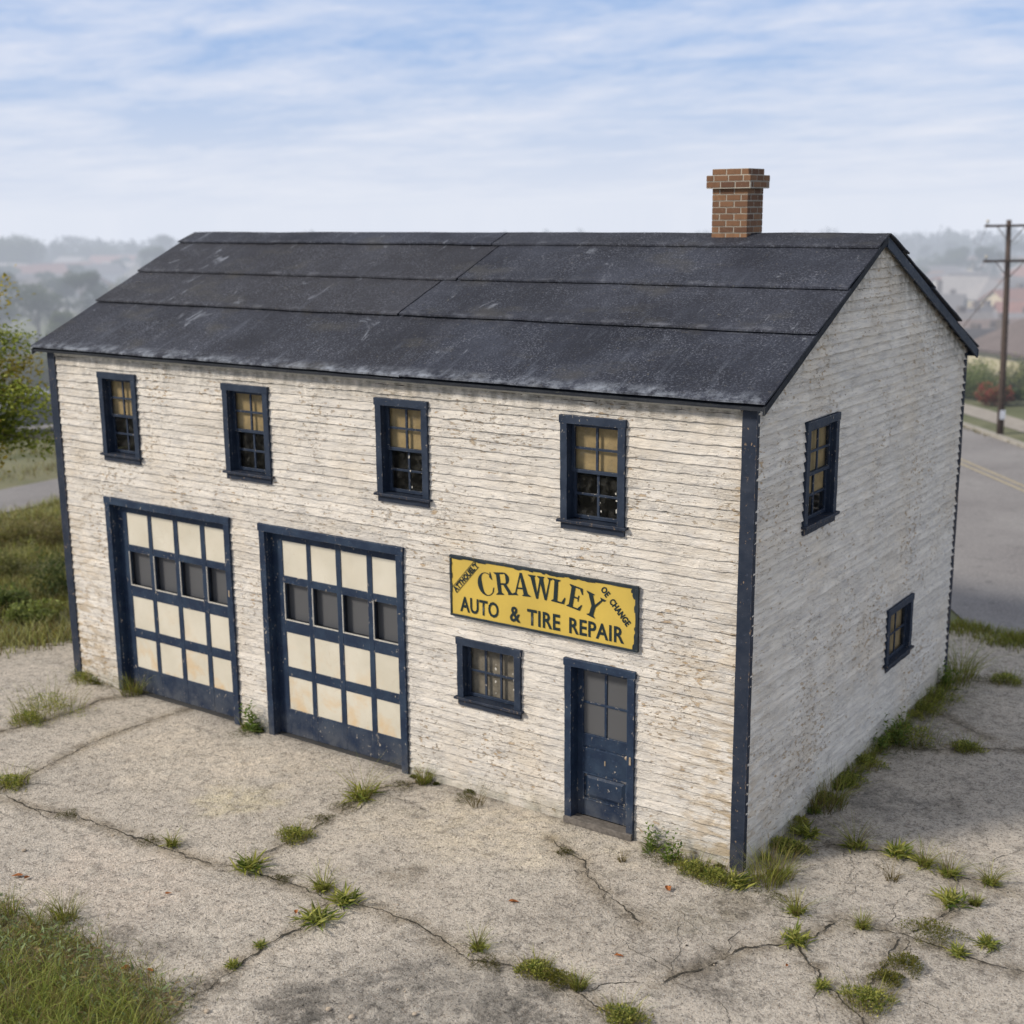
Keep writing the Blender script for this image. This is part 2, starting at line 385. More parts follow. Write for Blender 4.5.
# ------------------------------------------------------------------ object helpers
def tag(o, label=None, cat=None, group=None, kind=None):
    if label: o['label'] = label
    if cat: o['category'] = cat
    if group: o['group'] = group
    if kind: o['kind'] = kind
    return o
def empty(name, loc=(0, 0, 0), rz=0):
    o = bpy.data.objects.new(name, None); COL.objects.link(o); o.location = loc; o.rotation_euler = (0, 0, rz); o.empty_display_size = 0.2
    return o
def link_mesh(name, me, mat=None, parent=None, loc=None, rz=None):
    o = bpy.data.objects.new(name, me); COL.objects.link(o)
    if mat: me.materials.append(mat)
    if parent: o.parent = parent
    if loc: o.location = loc
    if rz is not None: o.rotation_euler = (0, 0, rz)
    return o
class MB:
    def __init__(s): s.v = []; s.f = []; s.t = []; s.tone = 0.5
    def quad(s, a, b, c, d):
        i = len(s.v); s.v += [a, b, c, d]; s.f.append((i, i+1, i+2, i+3)); s.t += [s.tone]*4
    def poly(s, pts):
        i = len(s.v); s.v += list(pts); s.f.append(tuple(range(i, i+len(pts)))); s.t += [s.tone]*len(pts)
    def hexa(s, c8):
        i = len(s.v); s.v += c8; s.t += [s.tone]*8
        for f in ((0, 3, 2, 1), (4, 5, 6, 7), (0, 1, 5, 4), (1, 2, 6, 5), (2, 3, 7, 6), (3, 0, 4, 7)): s.f.append(tuple(i+k for k in f))
    def box(s, x0, x1, y0, y1, z0, z1, seg=0, jit=0.0):
        """box; with seg > 0 it is cut along its longest side and its section wobbles a little (old timber)"""
        if seg <= 1:
            s.hexa([(x0, y0, z0), (x1, y0, z0), (x1, y1, z0), (x0, y1, z0), (x0, y0, z1), (x1, y0, z1), (x1, y1, z1), (x0, y1, z1)]); return
        d = [x1-x0, y1-y0, z1-z0]; ax = d.index(max(d)); lo = [x0, y0, z0]; hi = [x1, y1, z1]
        o = [k for k in range(3) if k != ax]; base = len(s.v)
        for k in range(seg+1):
            t = lo[ax] + d[ax]*k/seg
            for (a, b_) in ((0, 0), (1, 0), (1, 1), (0, 1)):
                p = [0, 0, 0]; p[ax] = t
                j = jit if 0 < k < seg else jit*0.3
                p[o[0]] = (hi if a else lo)[o[0]] + random.uniform(-j, j)
                p[o[1]] = (hi if b_ else lo)[o[1]] + random.uniform(-j, j)
                s.v.append(tuple(p)); s.t.append(s.tone)
        flip = (ax == 1)
        for k in range(seg):
            a = base+4*k
            for q in range(4):
                f = (a+q, a+(q+1) % 4, a+4+(q+1) % 4, a+4+q)
                s.f.append(f[::-1] if flip else f)
        e0 = (base+3, base+2, base+1, base); e = base+4*seg; e1 = (e, e+1, e+2, e+3)
        s.f += [e0[::-1], e1[::-1]] if flip else [e0, e1]
    def tube(s, pts, rad, n=8, cap=True):
        base = len(s.v); pts = [Vector(p) for p in pts]
        if not hasattr(rad, '__len__'): rad = [rad]*len(pts)
        for i, p in enumerate(pts):
            d = (pts[min(i+1, len(pts)-1)]-pts[max(i-1, 0)]).normalized()
            a = d.orthogonal().normalized(); b_ = d.cross(a)
            if i: 
                a = (pa - d*pa.dot(d)).normalized(); b_ = d.cross(a)
            pa = a
            for k in range(n):
                th = 2*math.pi*k/n
                s.v.append(tuple(p+(a*math.cos(th)+b_*math.sin(th))*rad[i])); s.t.append(s.tone)
        for i in range(len(pts)-1):
            for k in range(n):
                s.f.append((base+i*n+k, base+i*n+(k+1) % n, base+(i+1)*n+(k+1) % n, base+(i+1)*n+k))
        if cap:
            s.f.append(tuple(base+k for k in range(n))[::-1]); s.f.append(tuple(base+(len(pts)-1)*n+k for k in range(n)))
    def build(s, name, mat, parent=None, loc=None, rz=None, bevel=0, smooth=False):
        me = bpy.data.meshes.new(name); me.from_pydata(s.v, [], s.f); me.update()
        at = me.attributes.new('tone', 'FLOAT', 'POINT'); at.data.foreach_set('value', np.array(s.t, np.float32))
        if smooth: me.polygons.foreach_set('use_smooth', [True]*len(me.polygons))
        o = link_mesh(name, me, mat, parent, loc, rz)
        if bevel:
            b = o.modifiers.new('bevel', 'BEVEL'); b.width = bevel; b.segments = 2; b.limit_method = 'ANGLE'; b.angle_limit = R(50)
        return o

def np_mesh(name, V, F, cols=None, colname='col'):
    """V (n,3), F (m,k) all faces with k corners"""
    me = bpy.data.meshes.new(name); n, m, k = len(V), len(F), F.shape[1]
    me.vertices.add(n); me.vertices.foreach_set('co', np.ascontiguousarray(V, np.float32).ravel())
    me.loops.add(m*k); me.loops.foreach_set('vertex_index', np.ascontiguousarray(F, np.int32).ravel())
    me.polygons.add(m); me.polygons.foreach_set('loop_start', np.arange(0, m*k, k, dtype=np.int32))
    me.polygons.foreach_set('loop_total', np.full(m, k, np.int32))
    me.update(calc_edges=True); me.validate()
    if cols is not None:
        a = me.attributes.new(colname, 'FLOAT_COLOR', 'POINT')
        c4 = np.ones((n, 4), np.float32); c4[:, :3] = cols; a.data.foreach_set('color', c4.ravel())
    return me

# ------------------------------------------------------------------ the shop building
W, D, H = 11.96, 7.49, 5.40
RY, RZ = 3.60, 7.10              # ridge
EY0, EZ = -0.17, 5.415           # front eave (top of roofing)
EY1, EZ1 = 7.70, 5.33
RX0, RX1 = -12.20, 0.18
def roof_top(y):
    return EZ+(RZ-EZ)*(y-EY0)/(RY-EY0) if y <= RY else RZ-(RZ-EZ1)*(y-RY)/(EY1-RY)

shop = empty('repair_garage')
tag(shop, 'two-storey white clapboard repair garage with navy trim and dark felt roof', 'building')

EXPO = 0.1175
def siding(name, length, openings, top_fn, place, seed, mat, step=0.07):
    """clapboards: every row is a tilted board whose lower edge stands proud; place(u, out, z) -> world"""
    mb = MB(); rr = random.Random(seed)
    xs = set(np.arange(0, length, step).round(4).tolist()+[length])
    for (a, b, c, d) in openings: xs |= {a, b}
    xs = sorted(xs); zmax = max(top_fn(u) for u in xs); rows = int(zmax/EXPO)+1
    for r in range(rows):
        z0, z1 = r*EXPO, (r+1)*EXPO
        ob = (0.032 if seed == 2 else 0.021)+rr.uniform(-0.004, 0.005)
        joints = sorted(rr.uniform(0, length) for _ in range(4))
        tones = [rr.random() for _ in range(5)]
        def wob(u): return 0.012*mnoise.noise(Vector((u*1.3, r*3.1, seed)))+0.014*mnoise.noise(Vector((u*9, r*7.7, seed+5)))
        def out(u): return ob+0.010*mnoise.noise(Vector((u*2.1, r*5.3, seed+9)))+0.009*mnoise.noise(Vector((u*14, r*2.3, seed+3)))
        for i in range(len(xs)-1):
            a, b = xs[i], xs[i+1]
            if b-a < 1e-4: continue
            mid = (a+b)/2; ta, tb = min(z1, top_fn(a)), min(z1, top_fn(b))
            if max(ta, tb) <= z0: continue
            mb.tone = tones[sum(j < mid for j in joints)]
            iv = [(z0, z1)]
            for (oa, o2, oc, od) in openings:
                if oa < mid < o2:
                    nv = []
                    for (p, q_) in iv:
                        if od <= p or oc >= q_: nv.append((p, q_)); continue
                        if oc > p: nv.append((p, oc))
                        if od < q_: nv.append((od, q_))
                    iv = nv
            for (p, q_) in iv:
                def off(u, z): return 0.003+(out(u)-0.003)*(1-(z-z0)/EXPO)
                pa = p+(wob(a) if (p == z0 and r) else 0); pb = p+(wob(b) if (p == z0 and r) else 0)
                qa, qb = min(q_, ta), min(q_, tb)
                qa, qb = max(qa, pa), max(qb, pb)
                mb.quad(place(a, off(a, p), pa), place(b, off(b, p), pb), place(b, off(b, qb), qb), place(a, off(a, qa), qa))
                mb.quad(place(a, 0.0, pa), place(b, 0.0, pb), place(b, off(b, p), pb), place(a, off(a, p), pa))
    o = mb.build(name, mat, shop); return o

WIN = [(-10.371, 0.84), (-7.657, 0.885), (-4.856, 0.85), (-2.007, 0.875)]
WZ0, WZ1 = 3.756, 5.114
GAR = [(-10.86, -8.12), (-7.515, -4.895)]; GZ = 3.176
SW = (-4.03, -3.04, 1.197, 2.11)
DR = (-2.385, -1.41, 0.0, 2.15)
fo = []
for (c, w) in WIN: fo.append((c-w/2+0.05+W, c+w/2-0.05+W, WZ0+0.05, WZ1-0.05))
for (a, b) in GAR: fo.append((a+0.05+W, b-0.05+W, -1, GZ-0.05))
fo.append((SW[0]+0.05+W, SW[1]-0.05+W, SW[2]+0.05, SW[3]-0.05)); fo.append((DR[0]+0.05+W, DR[1]-0.05+W, -1, DR[3]-0.05))
siding('front_wall', W, fo, lambda u: H-0.03, lambda u, o, z: (u-W, -o, z), 1, MT['siding'])
GW = [(1.84, 0.98, 3.692, 5.03), (5.05, 1.06, 1.043, 1.956)]
go = [(c-w/2+0.05, c+w/2-0.05, z0+0.05, z1-0.05) for (c, w, z0, z1) in GW]
top_g = lambda u: roof_top(u)-0.075
siding('gable_wall', D, go, top_g, lambda u, o, z: (o, u, z), 2, MT['siding_g'])
siding('gable_wall', D, [], lambda u: roof_top(D-u)-0.075, lambda u, o, z: (-W-o, D-u, z), 3, MT['siding'], 0.3)
siding('back_wall', W, [], lambda u: roof_top(D)-0.075, lambda u, o, z: (-u, D+o, z), 4, MT['siding_g'], 0.3)
fl = MB(); fl.box(-W+0.02, -0.02, 0.02, D-0.02, -0.2, 0.012)
fl.build('floor', MT['dark_inside'], shop)
tp = MB(); tp.box(-W+0.1, -0.1, 1.9, 1.95, 0.02, 5.2); tp.build('interior_backing', MT['dark_inside'], shop)  # dark backing added so the room behind the windows looks unlit

# corner boards
def corner(x, y, sx, sy_, ztop):
    mb = MB()
    a, b = 0.135, 0.055; t = 0.034
    x0, x1 = sorted((x+sx*t, x-sx*a)); yy = sorted((y, y+sy_*t))
    mb.box(x0, x1, yy[0], yy[1], 0.0, ztop, 26, 0.0025)
    xx = sorted((x, x+sx*(t-0.003))); y2 = sorted((y-sy_*0.0, y-sy_*b))
    mb.box(xx[0], xx[1], y2[0], y2[1], 0.0, ztop, 26, 0.0025)
    return mb.build('corner_board', MT['navy_w'], shop)
corner(0, 0, 1, -1, 5.36); corner(-W, 0, -1, -1, 5.36); corner(0, D, 1, 1, 5.32); corner(-W, D, -1, 1, 5.32)

# windows -----------------------------------------------------------------
def make_window(w, h, cols, rows, blind_rows, lower, meeting=True, dy=0.0):
    """casing (the window object) > sash, pane, sill, blind; local x along the wall, -y outward, z up from the apron's foot"""
    c = 0.095; hw = w/2
    mb = MB()
    mb.box(-hw, -hw+c, -0.052, 0.0, 0.11, h, 8, 0.003); mb.box(hw-c, hw, -0.052, 0.0, 0.11, h, 8, 0.003)
    mb.box(-hw-0.012, hw+0.012, -0.058, 0.0, h-c+0.005, h+0.006, 6, 0.003)
    # reveal boards inside the wall
    mb.box(-hw+c-0.02, -hw+c-0.001, 0.0, 0.14, 0.10, h-c+0.02); mb.box(hw-c+0.001, hw-c+0.02, 0.0, 0.14, 0.10, h-c+0.02)
    mb.box(-hw+c-0.02, hw-c+0.02, 0.0, 0.14, h-c+0.0, h-c+0.019); mb.box(-hw+c-0.02, hw-c+0.02, 0.0, 0.14, 0.085, 0.108)
    win = mb.build('window', MT['navy'], None, bevel=0.005)
    sl = MB()
    sl.box(-hw-0.035, hw+0.035, -0.088, 0.05, 0.085, 0.118, 8, 0.003); sl.box(-hw+0.004, hw-0.004, -0.045, 0.0, 0.0, 0.084, 8, 0.004)
    sl.build('sill', MT['navy_w'], win, bevel=0.004)
    x0, x1, z0, z1 = -hw+c, hw-c, 0.12, h-c
    st = 0.042; s = MB(); y0, y1 = 0.060+dy, 0.093+dy
    def sash(za, zb, nr, yo):
        s.box(x0, x0+st, y0+yo, y1+yo, za, zb); s.box(x1-st, x1, y0+yo, y1+yo, za, zb)
        s.box(x0+st, x1-st, y0+yo+0.001, y1+yo-0.001, za, za+st); s.box(x0+st, x1-st, y0+yo+0.001, y1+yo-0.001, zb-st, zb)
        for k in range(1, cols):
            x = x0+st+(x1-x0-2*st)*k/cols; s.box(x-0.016, x+0.016, y0+yo+0.006, y1+yo-0.006, za+st, zb-st, 4, 0.0015)
        for k in range(1, nr):
            z = za+st+(zb-za-2*st)*k/nr; s.box(x0+st, x1-st, y0+yo+0.008, y1+yo-0.008, z-0.015, z+0.015, 4, 0.0015)
    if meeting:
        zm = (z0+z1)/2; sash(zm-0.018, z1, rows//2, 0.0); sash(z0, zm+0.018, rows//2, 0.034)
    else: sash(z0, z1, rows, 0.0)
    s.build('sash', MT['navy'], win, bevel=0.003)
    p = MB()
    if meeting:
        p.quad((x0+.01, 0.078+dy, zm), (x1-.01, 0.078+dy, zm), (x1-.01, 0.078+dy, z1-.01), (x0+.01, 0.078+dy, z1-.01))
        p.quad((x0+.01, 0.112+dy, z0+.01), (x1-.01, 0.112+dy, z0+.01), (x1-.01, 0.112+dy, zm), (x0+.01, 0.112+dy, zm))
    else: p.quad((x0+.01, 0.078+dy, z0+.01), (x1-.01, 0.078+dy, z0+.01), (x1-.01, 0.078+dy, z1-.01), (x0+.01, 0.078+dy, z1-.01))
    p.build('pane', MT['pane'], win)
    zb = z1-(z1-z0)*blind_rows/rows-0.01
    bl = MB(); n = 10
    for k in range(n):
        xa, xb = x0-0.01+(x1-x0+0.02)*k/n, x0-0.01+(x1-x0+0.02)*(k+1)/n
        ya = 0.128+dy+0.0015*math.sin(k*1.9); yb = 0.128+dy+0.0015*math.sin((k+1)*1.9)
        da = 0.012*math.sin(k*1.3+w*9); db = 0.012*math.sin((k+1)*1.3+w*9)
        bl.quad((xa, ya, zb+da), (xb, yb, zb+db), (xb, yb, z1+0.01), (xa, ya, z1+0.01))
    bl.build('blind', MT['blind_grey' if cols == 3 else 'blind'], win)
    if lower:   # what is left of broken, flaking glass in the lower sash
        g = MB(); rr = random.Random(lower)
        for _ in range(9):
            x = rr.choice([x1-st-0.02, x1-st-0.05, 0.03, x1-st-0.03])+rr.uniform(-0.03, 0.02); z = rr.uniform(z0+0.08, (z0+z1)/2-0.06 if meeting else z1-0.2); a = rr.uniform(0.006, 0.018)
            pts = [(x+a*rr.uniform(.5, 1.2)*math.cos(t), 0.092 if meeting else 0.058, z+a*rr.uniform(.7, 2.0)*math.sin(t)) for t in (0.3, 1.4, 2.6, 3.9, 5.2)]
            g = MB(); g.poly(pts); g.build('paint_flake', MT['bead'], win)
    return win
for i, (c, w) in enumerate(WIN):
    o = make_window(w, WZ1-WZ0, 2, 4, 2, 20+i if i >= 2 else 0); o.parent = shop; o.location = (c, 0, WZ0)
o = make_window(SW[1]-SW[0], SW[3]-SW[2], 3, 2, 2, 33, meeting=False); o.parent = shop; o.location = ((SW[0]+SW[1])/2, 0, SW[2])
for i, (c, w, z0, z1) in enumerate(GW):
    o = make_window(w, z1-z0, 2, 4 if i == 0 else 2, 3 if i == 0 else 2, 0, meeting=(i == 0), dy=-0.045); o.parent = shop; o.location = (0, c, z0); o.rotation_euler = (0, 0, R(90))

# garage doors --------------------------------------------------------------
def garage_door(xa, xb, h):
    w = xb-xa; c = 0.11
    mb = MB()
    mb.box(0, c, -0.055, 0, 0, h-c, 14, 0.003); mb.box(w-c, w, -0.055, 0, 0, h-c, 14, 0.003); mb.box(-0.012, w+0.012, -0.06, 0, h-c, h, 12, 0.003)
    mb.box(c-0.02, c-0.001, 0, 0.17, 0, h-c+0.02); mb.box(w-c+0.001, w-c+0.02, 0, 0.17, 0, h-c+0.02); mb.box(c-0.02, w-c+0.02, 0, 0.17, h-c, h-c+0.019)
    door = mb.build('garage_door', MT['navy_d'], shop, loc=(xa, 0, 0), bevel=0.005)
    k = (w-2*c)/(2.62-0.22)
    X = lambda v: c+(v-0.11)*k     # columns measured on the right-hand door
    cols = [(0.305, 0.765), (0.845, 1.315), (1.405, 1.875), (1.965, 2.405)]
    rows = [(2.42, 2.93), (1.76, 2.31), (1.06, 1.58), (0.41, 0.91)]
    y0, y1 = 0.095, 0.15
    st = MB(); zt = h-c
    xs = [0.11]+[v for cc in cols for v in cc]+[2.51]
    for i in range(0, len(xs), 2): st.box(X(xs[i]), X(xs[i+1]), y0, y1, 0.02, zt-0.003, 10, 0.002)
    zr = [zt-0.003]+[v for r in rows for v in r[::-1]]+[0.02]
    for i in range(0, len(zr), 2):
        for (a, b) in cols: st.box(X(a), X(b), y0+0.003, y1-0.003, zr[i+1], zr[i])
    st.build('door_frame', MT['navy_d'], door, bevel=0.004)
    for ri, (za, zb) in enumerate(rows):
        for (a, b) in cols:
            p = MB()
            if ri == 1:
                p.quad((X(a)-.03, y1+0.05, za-.03), (X(b)+.03, y1+0.05, za-.03), (X(b)+.03, y1+0.05, zb+.03), (X(a)-.03, y1+0.05, zb+.03))
                p.build('pane', MT['pane_g'], door)
                rv = MB(); rv.box(X(a)-.012, X(a)-.001, y1+.001, y1+.049, za-.012, zb+.012); rv.box(X(b)+.001, X(b)+.012, y1+.001, y1+.049, za-.012, zb+.012); rv.box(X(a)-.0005, X(b)+.0005, y1+.001, y1+.049, zb+.001, zb+.012); rv.box(X(a)-.0005, X(b)+.0005, y1+.001, y1+.049, za-.012, za-.001)
                rv.build('pane_reveal', MT['fascia'], door)
                bd = MB(); bd.box(X(a), X(a)+0.012, y0-0.004, y0+0.012, za, zb); bd.box(X(a)+0.012, X(b), y0-0.004, y0+0.014, za, za+0.014)
                bd.build('glazing_bead', MT['bead'], door)
            else:
                p.box(X(a)-.003, X(b)+.003, y0+0.012, y1-0.01, za-.003, zb+.003)
                p.build('door_panel', MT['cream'], door)
    return door
for (a, b) in GAR: garage_door(a, b, GZ)
bx = MB(); bx.box(-11.2, -4.6, 0.42, 0.44, 1.4, 2.8); bx.build('interior_backing', MT['dark_inside'], shop)  # dark backing sheet added behind the garage panes to read as unlit room

# entrance door ---------------------------------------------------------------
def entrance():
    xa, xb, _, h = DR; w = xb-xa; c = 0.095
    mb = MB()
    mb.box(0, c, -0.055, 0, 0.0, h-c, 12, 0.003); mb.box(w-c, w, -0.055, 0, 0.0, h-c, 12, 0.003); mb.box(-0.012, w+0.012, -0.06, 0, h-c, h, 8, 0.003)
    mb.box(c-0.02, c-0.001, 0, 0.17, 0, h-c+0.02); mb.box(w-c+0.001, w-c+0.02, 0, 0.17, 0, h-c+0.02); mb.box(c-0.02, w-c+0.02, 0, 0.17, h-c, h-c+0.019)
    d = mb.build('entrance_door', MT['navy_d'], shop, loc=(xa, 0, 0), bevel=0.005)
    th = MB(); th.box(-0.0, w-0.004, -0.085, 0.0, 0.0, 0.085, 8, 0.004); th.box(c, w-c, 0.0, 0.10, 0.01, 0.075); th.build('threshold', MT['wood'], d, bevel=0.006)
    lf = MB(); y0, y1 = 0.10, 0.14; L, Rr = c, w-c
    lf.box(L, L+0.085, y0, y1, 0.08, h-c-0.002, 8, 0.0015); lf.box(Rr-0.075, Rr, y0, y1, 0.08, h-c-0.002, 8, 0.0015)
    a, b = L+0.085, Rr-0.075
    for (z0, z1) in ((0.08, 0.30), (0.66, 0.98), (1.005, 1.165), (1.975, h-c-0.002)): lf.box(a, b, y0+0.002, y1-0.002, z0, z1)
    lf.box(a, b, y0+0.014, y1-0.002, 0.98, 1.005)
    mx = (a+b)/2; lf.box(mx-0.016, mx+0.016, y0+0.006, y1-0.006, 1.165, 1.975); zc = 1.57
    lf.box(a, mx-0.016, y0+0.008, y1-0.008, zc-0.014, zc+0.014); lf.box(mx+0.016, b, y0+0.008, y1-0.008, zc-0.014, zc+0.014)
    leaf = lf.build('door_leaf', MT['navy_d'], d, bevel=0.004)
    pn = MB(); pn.box(a, b, y0+0.026, y1-0.004, 0.30, 0.66)
    i, o_ = 0.075, 0.022
    q = [(a+o_, y0+0.024, 0.32), (b-o_, y0+0.024, 0.32), (b-o_, y0+0.024, 0.64), (a+o_, y0+0.024, 0.64)]
    r = [(a+i, y0-0.002, 0.372), (b-i, y0-0.002, 0.372), (b-i, y0-0.002, 0.588), (a+i, y0-0.002, 0.588)]
    for k in range(4): pn.quad(q[k], q[(k+1) % 4], r[(k+1) % 4], r[k])
    pn.poly(r); 
    for (x0, x1, z0, z1) in ((a, b, 0.30, 0.316), (a, b, 0.644, 0.66), (a, a+0.016, 0.317, 0.643), (b-0.016, b, 0.317, 0.643)): pn.box(x0, x1, y0-0.013, y0+0.03, z0, z1)
    pn.build('raised_panel', MT['navy_d'], d)
    p = MB()
    for (x0, x1) in ((a, mx-0.016), (mx+0.016, b)):
        for (z0, z1) in ((1.165, zc-0.014), (zc+0.014, 1.975)):
            p.quad((x0-.005, y0+0.022, z0-.005), (x1+.005, y0+0.022, z0-.005), (x1+.005, y0+0.022, z1+.005), (x0-.005, y0+0.022, z1+.005))
    p.build('pane', MT['pane_g'], d)
    k = MB(); kx = Rr-0.05; k.tube([(kx, y0, 1.0), (kx, y0-0.03, 1.0), (kx, y0-0.045, 1.0), (kx, y0-0.065, 1.0), (kx, y0-0.072, 1.0)], [0.012, 0.010, 0.026, 0.027, 0.012], 12)
    k.build('handle', MT['metal'], d, smooth=True)
    e = MB(); e.box(mx-0.008, mx+0.008, y0-0.005, y0+0.002, 0.80, 0.86); e.build('keyhole_plate', MT['metal'], d)
entrance()
bx = MB(); bx.box(-2.6, -1.2, 0.42, 0.44, 0.9, 2.2); bx.build('interior_backing', MT['dark_inside'], shop)  # dark sheet added behind the door panes, standing in for an unlit room
# latch plate on the right casing of the first garage door and of the entrance
for (x, z) in ((-8.18, 2.03), (-1.455, 1.02)):
    p = MB(); p.box(x-0.012, x+0.014, -0.062, -0.05, z-0.05, z+0.05); p.build('latch_plate', MT['metal'], shop, bevel=0.004)

# roof ------------------------------------------------------------------------
def edge_x(x, y):
    """the felt was laid a little out of square: its ends run askew towards the ridge"""
    t = min(1.0, max(0.0, (y-EY0)/(RY-EY0))) if y <= RY else 1.0-0.6*(y-RY)/(EY1-RY)
    return x-(0.30 if x < -12 else 0.09 if x > 0 else 0.0)*t
def slab(x0, x1, ya, yb, lift_a, lift_b, tone, th=0.022, seg=None):
    """a course of roofing felt lying on the slope between ya and yb; lift_* is how far its edges stand off"""
    mb = MB(); mb.tone = tone; n = seg or max(2, int((x1-x0)/0.25)); m = 5
    rows = []
    for j in range(m+1):
        y = ya+(yb-ya)*j/m; l = lift_a+(lift_b-lift_a)*j/m; row = []
        for i in range(n+1):
            xa_, xb_ = edge_x(x0, y), edge_x(x1, y); x = xa_+(xb_-xa_)*i/n
            w = 0.008*mnoise.noise(Vector((x*0.9, y*1.1, 3.3)))+0.004*mnoise.noise(Vector((x*3.7, y*3, 8.3)))
            ee = 0.010*mnoise.noise(Vector((x*5, y*2, 1.3))) if j == 0 else 0
            ex = 0.012*mnoise.noise(Vector((x*3, y*6, 4.3))) if i in (0, n) else 0
            row.append((x+ex, y+(ee if ya < yb else -ee), roof_top(y)+l+w))
        rows.append(row)
    for j in range(m):
        for i in range(n):
            q = (rows[j][i], rows[j][i+1], rows[j+1][i+1], rows[j+1][i])
            mb.quad(*(q if ya < yb else q[::-1]))
            lo = [(a, b, c-th) for (a, b, c) in q]; mb.quad(*(lo[::-1] if ya < yb else lo))
    def side(pts):
        for k in range(len(pts)-1):
            a, b = pts[k], pts[k+1]
            mb.quad((a[0], a[1], a[2]-th), (b[0], b[1], b[2]-th), b, a)
    side(rows[0]); side(rows[-1][::-1]); side([r[0] for r in rows][::-1]); side([r[-1] for r in rows])
    return mb
def merge(mbs):
    o = MB()
    for m in mbs:
        k = len(o.v); o.v += m.v; o.t += m.t; o.f += [tuple(i+k for i in f) for f in m.f]
    return o
# sheathing under the felt
sh = MB(); T = 0.028
def slope_prism(ya, yb, ztop_a, ztop_b, t, x0, x1):
    p0, p1, q0, q1 = edge_x(x0, ya), edge_x(x1, ya), edge_x(x0, yb), edge_x(x1, yb)
    sh.hexa([(p0, ya, ztop_a-t), (p1, ya, ztop_a-t), (q1, yb, ztop_b-t), (q0, yb, ztop_b-t), (p0, ya, ztop_a), (p1, ya, ztop_a), (q1, yb, ztop_b), (q0, yb, ztop_b)])
slope_prism(EY0+0.03, RY, roof_top(EY0+0.03)-0.028, RZ-0.028, T, RX0+0.03, RX1-0.03)
slope_prism(EY1-0.03, RY, roof_top(EY1-0.03)-0.030, RZ-0.030, T, RX0+0.031, RX1-0.031)
roof = sh.build('roof', MT['fascia'], shop)
f = [(-0.17, 1.28, 0.0), (1.20, 2.25, 0.014), (2.17, 3.26, 0.018), (3.18, 3.60, 0.024)]
def course(ya, yb, base, x0, x1, tone): return slab(x0, x1, ya, yb, base+0.036, base-0.004, tone)
fronts = [[course(*f[0], RX0, -4.755, 0.35), course(-0.17, 1.28, 0.010, -4.74, RX1, 0.0)],
          [course(*f[1], RX0+0.01, -5.895, 0.9), course(1.20, 2.25, 0.022, -5.855, RX1+0.015, 0.25)],
          [course(*f[2], RX0+0.01, -5.61, 0.8), course(2.17, 3.26, 0.027, -5.57, RX1+0.01, 0.15)],
          [course(*f[3], RX0, -10.09, 0.2), course(3.18, 3.605, 0.030, -10.08, -5.72, 0.0), course(3.18, 3.605, 0.026, -5.70, RX1+0.012, 0.35)]]
for c in fronts: merge(c).build('roofing_course', MT['roof'], roof)
bk = [(7.70, 6.55, 0.0), (6.70, 5.35, 0.03), (5.50, 4.15, 0.045), (4.30, 3.60, 0.03)]
for i, (ya, yb, b_) in enumerate(bk):
    slab(RX0, RX1+(0.03 if i % 2 else 0.0), ya, yb, b_+0.035, b_-0.006, 0.5).build('roofing_course', MT['roof'], roof)
# ridge lip, rakes and fascias
rk = MB()
def rake(x0, x1, ya, yb, drop, hgt_, n=10):
    for k in range(n):
        a, b = ya+(yb-ya)*k/n, ya+(yb-ya)*(k+1)/n
        j1, j2 = 0.004*math.sin(k*2.3), 0.004*math.sin((k+1)*2.3)
        za, zb = roof_top(a)-drop, roof_top(b)-drop
        sa, sb = edge_x(x0, a)-x0, edge_x(x0, b)-x0
        rk.hexa([(x0+sa, a, za-hgt_+j1), (x1+sa, a, za-hgt_+j1), (x1+sb, b, zb-hgt_+j2), (x0+sb, b, zb-hgt_+j2), (x0+sa, a, za), (x1+sa, a, za), (x1+sb, b, zb), (x0+sb, b, zb)])
for (xa, xb) in ((RX1-0.028, RX1-0.002), (RX0+0.002, RX0+0.028)):
    rk = MB(); rake(xa, xb, EY0+0.005, RY-0.002, 0.012, 0.085); rk.build('rake_board', MT['fascia'], roof)
    rk = MB(); rake(xa, xb, RY+0.002, EY1-0.005, 0.012, 0.135); rk.build('rake_board', MT['navy'], roof)
fa = MB(); fa.box(RX0+0.03, RX1-0.03, EY0+0.012, EY0+0.03, EZ-0.050, EZ-0.02, 30, 0.003); fa.build('fascia', MT['fascia'], roof)
fa = MB(); fa.box(RX0+0.03, RX1-0.03, EY1-0.03, EY1-0.012, EZ1-0.12, EZ1-0.02, 30, 0.003); fa.build('fascia', MT['navy'], roof)
sf = MB(); sf.box(RX0+0.03, RX1-0.03, EY0+0.031, 0.02, EZ-0.049, EZ-0.044); sf.build('soffit', MT['wood'], roof)
fz = MB(); fz.box(-W+0.1, -0.16, -0.030, -0.0, H-0.075, H-0.02, 30, 0.003); fz.build('frieze_board', MT['bead'], shop)

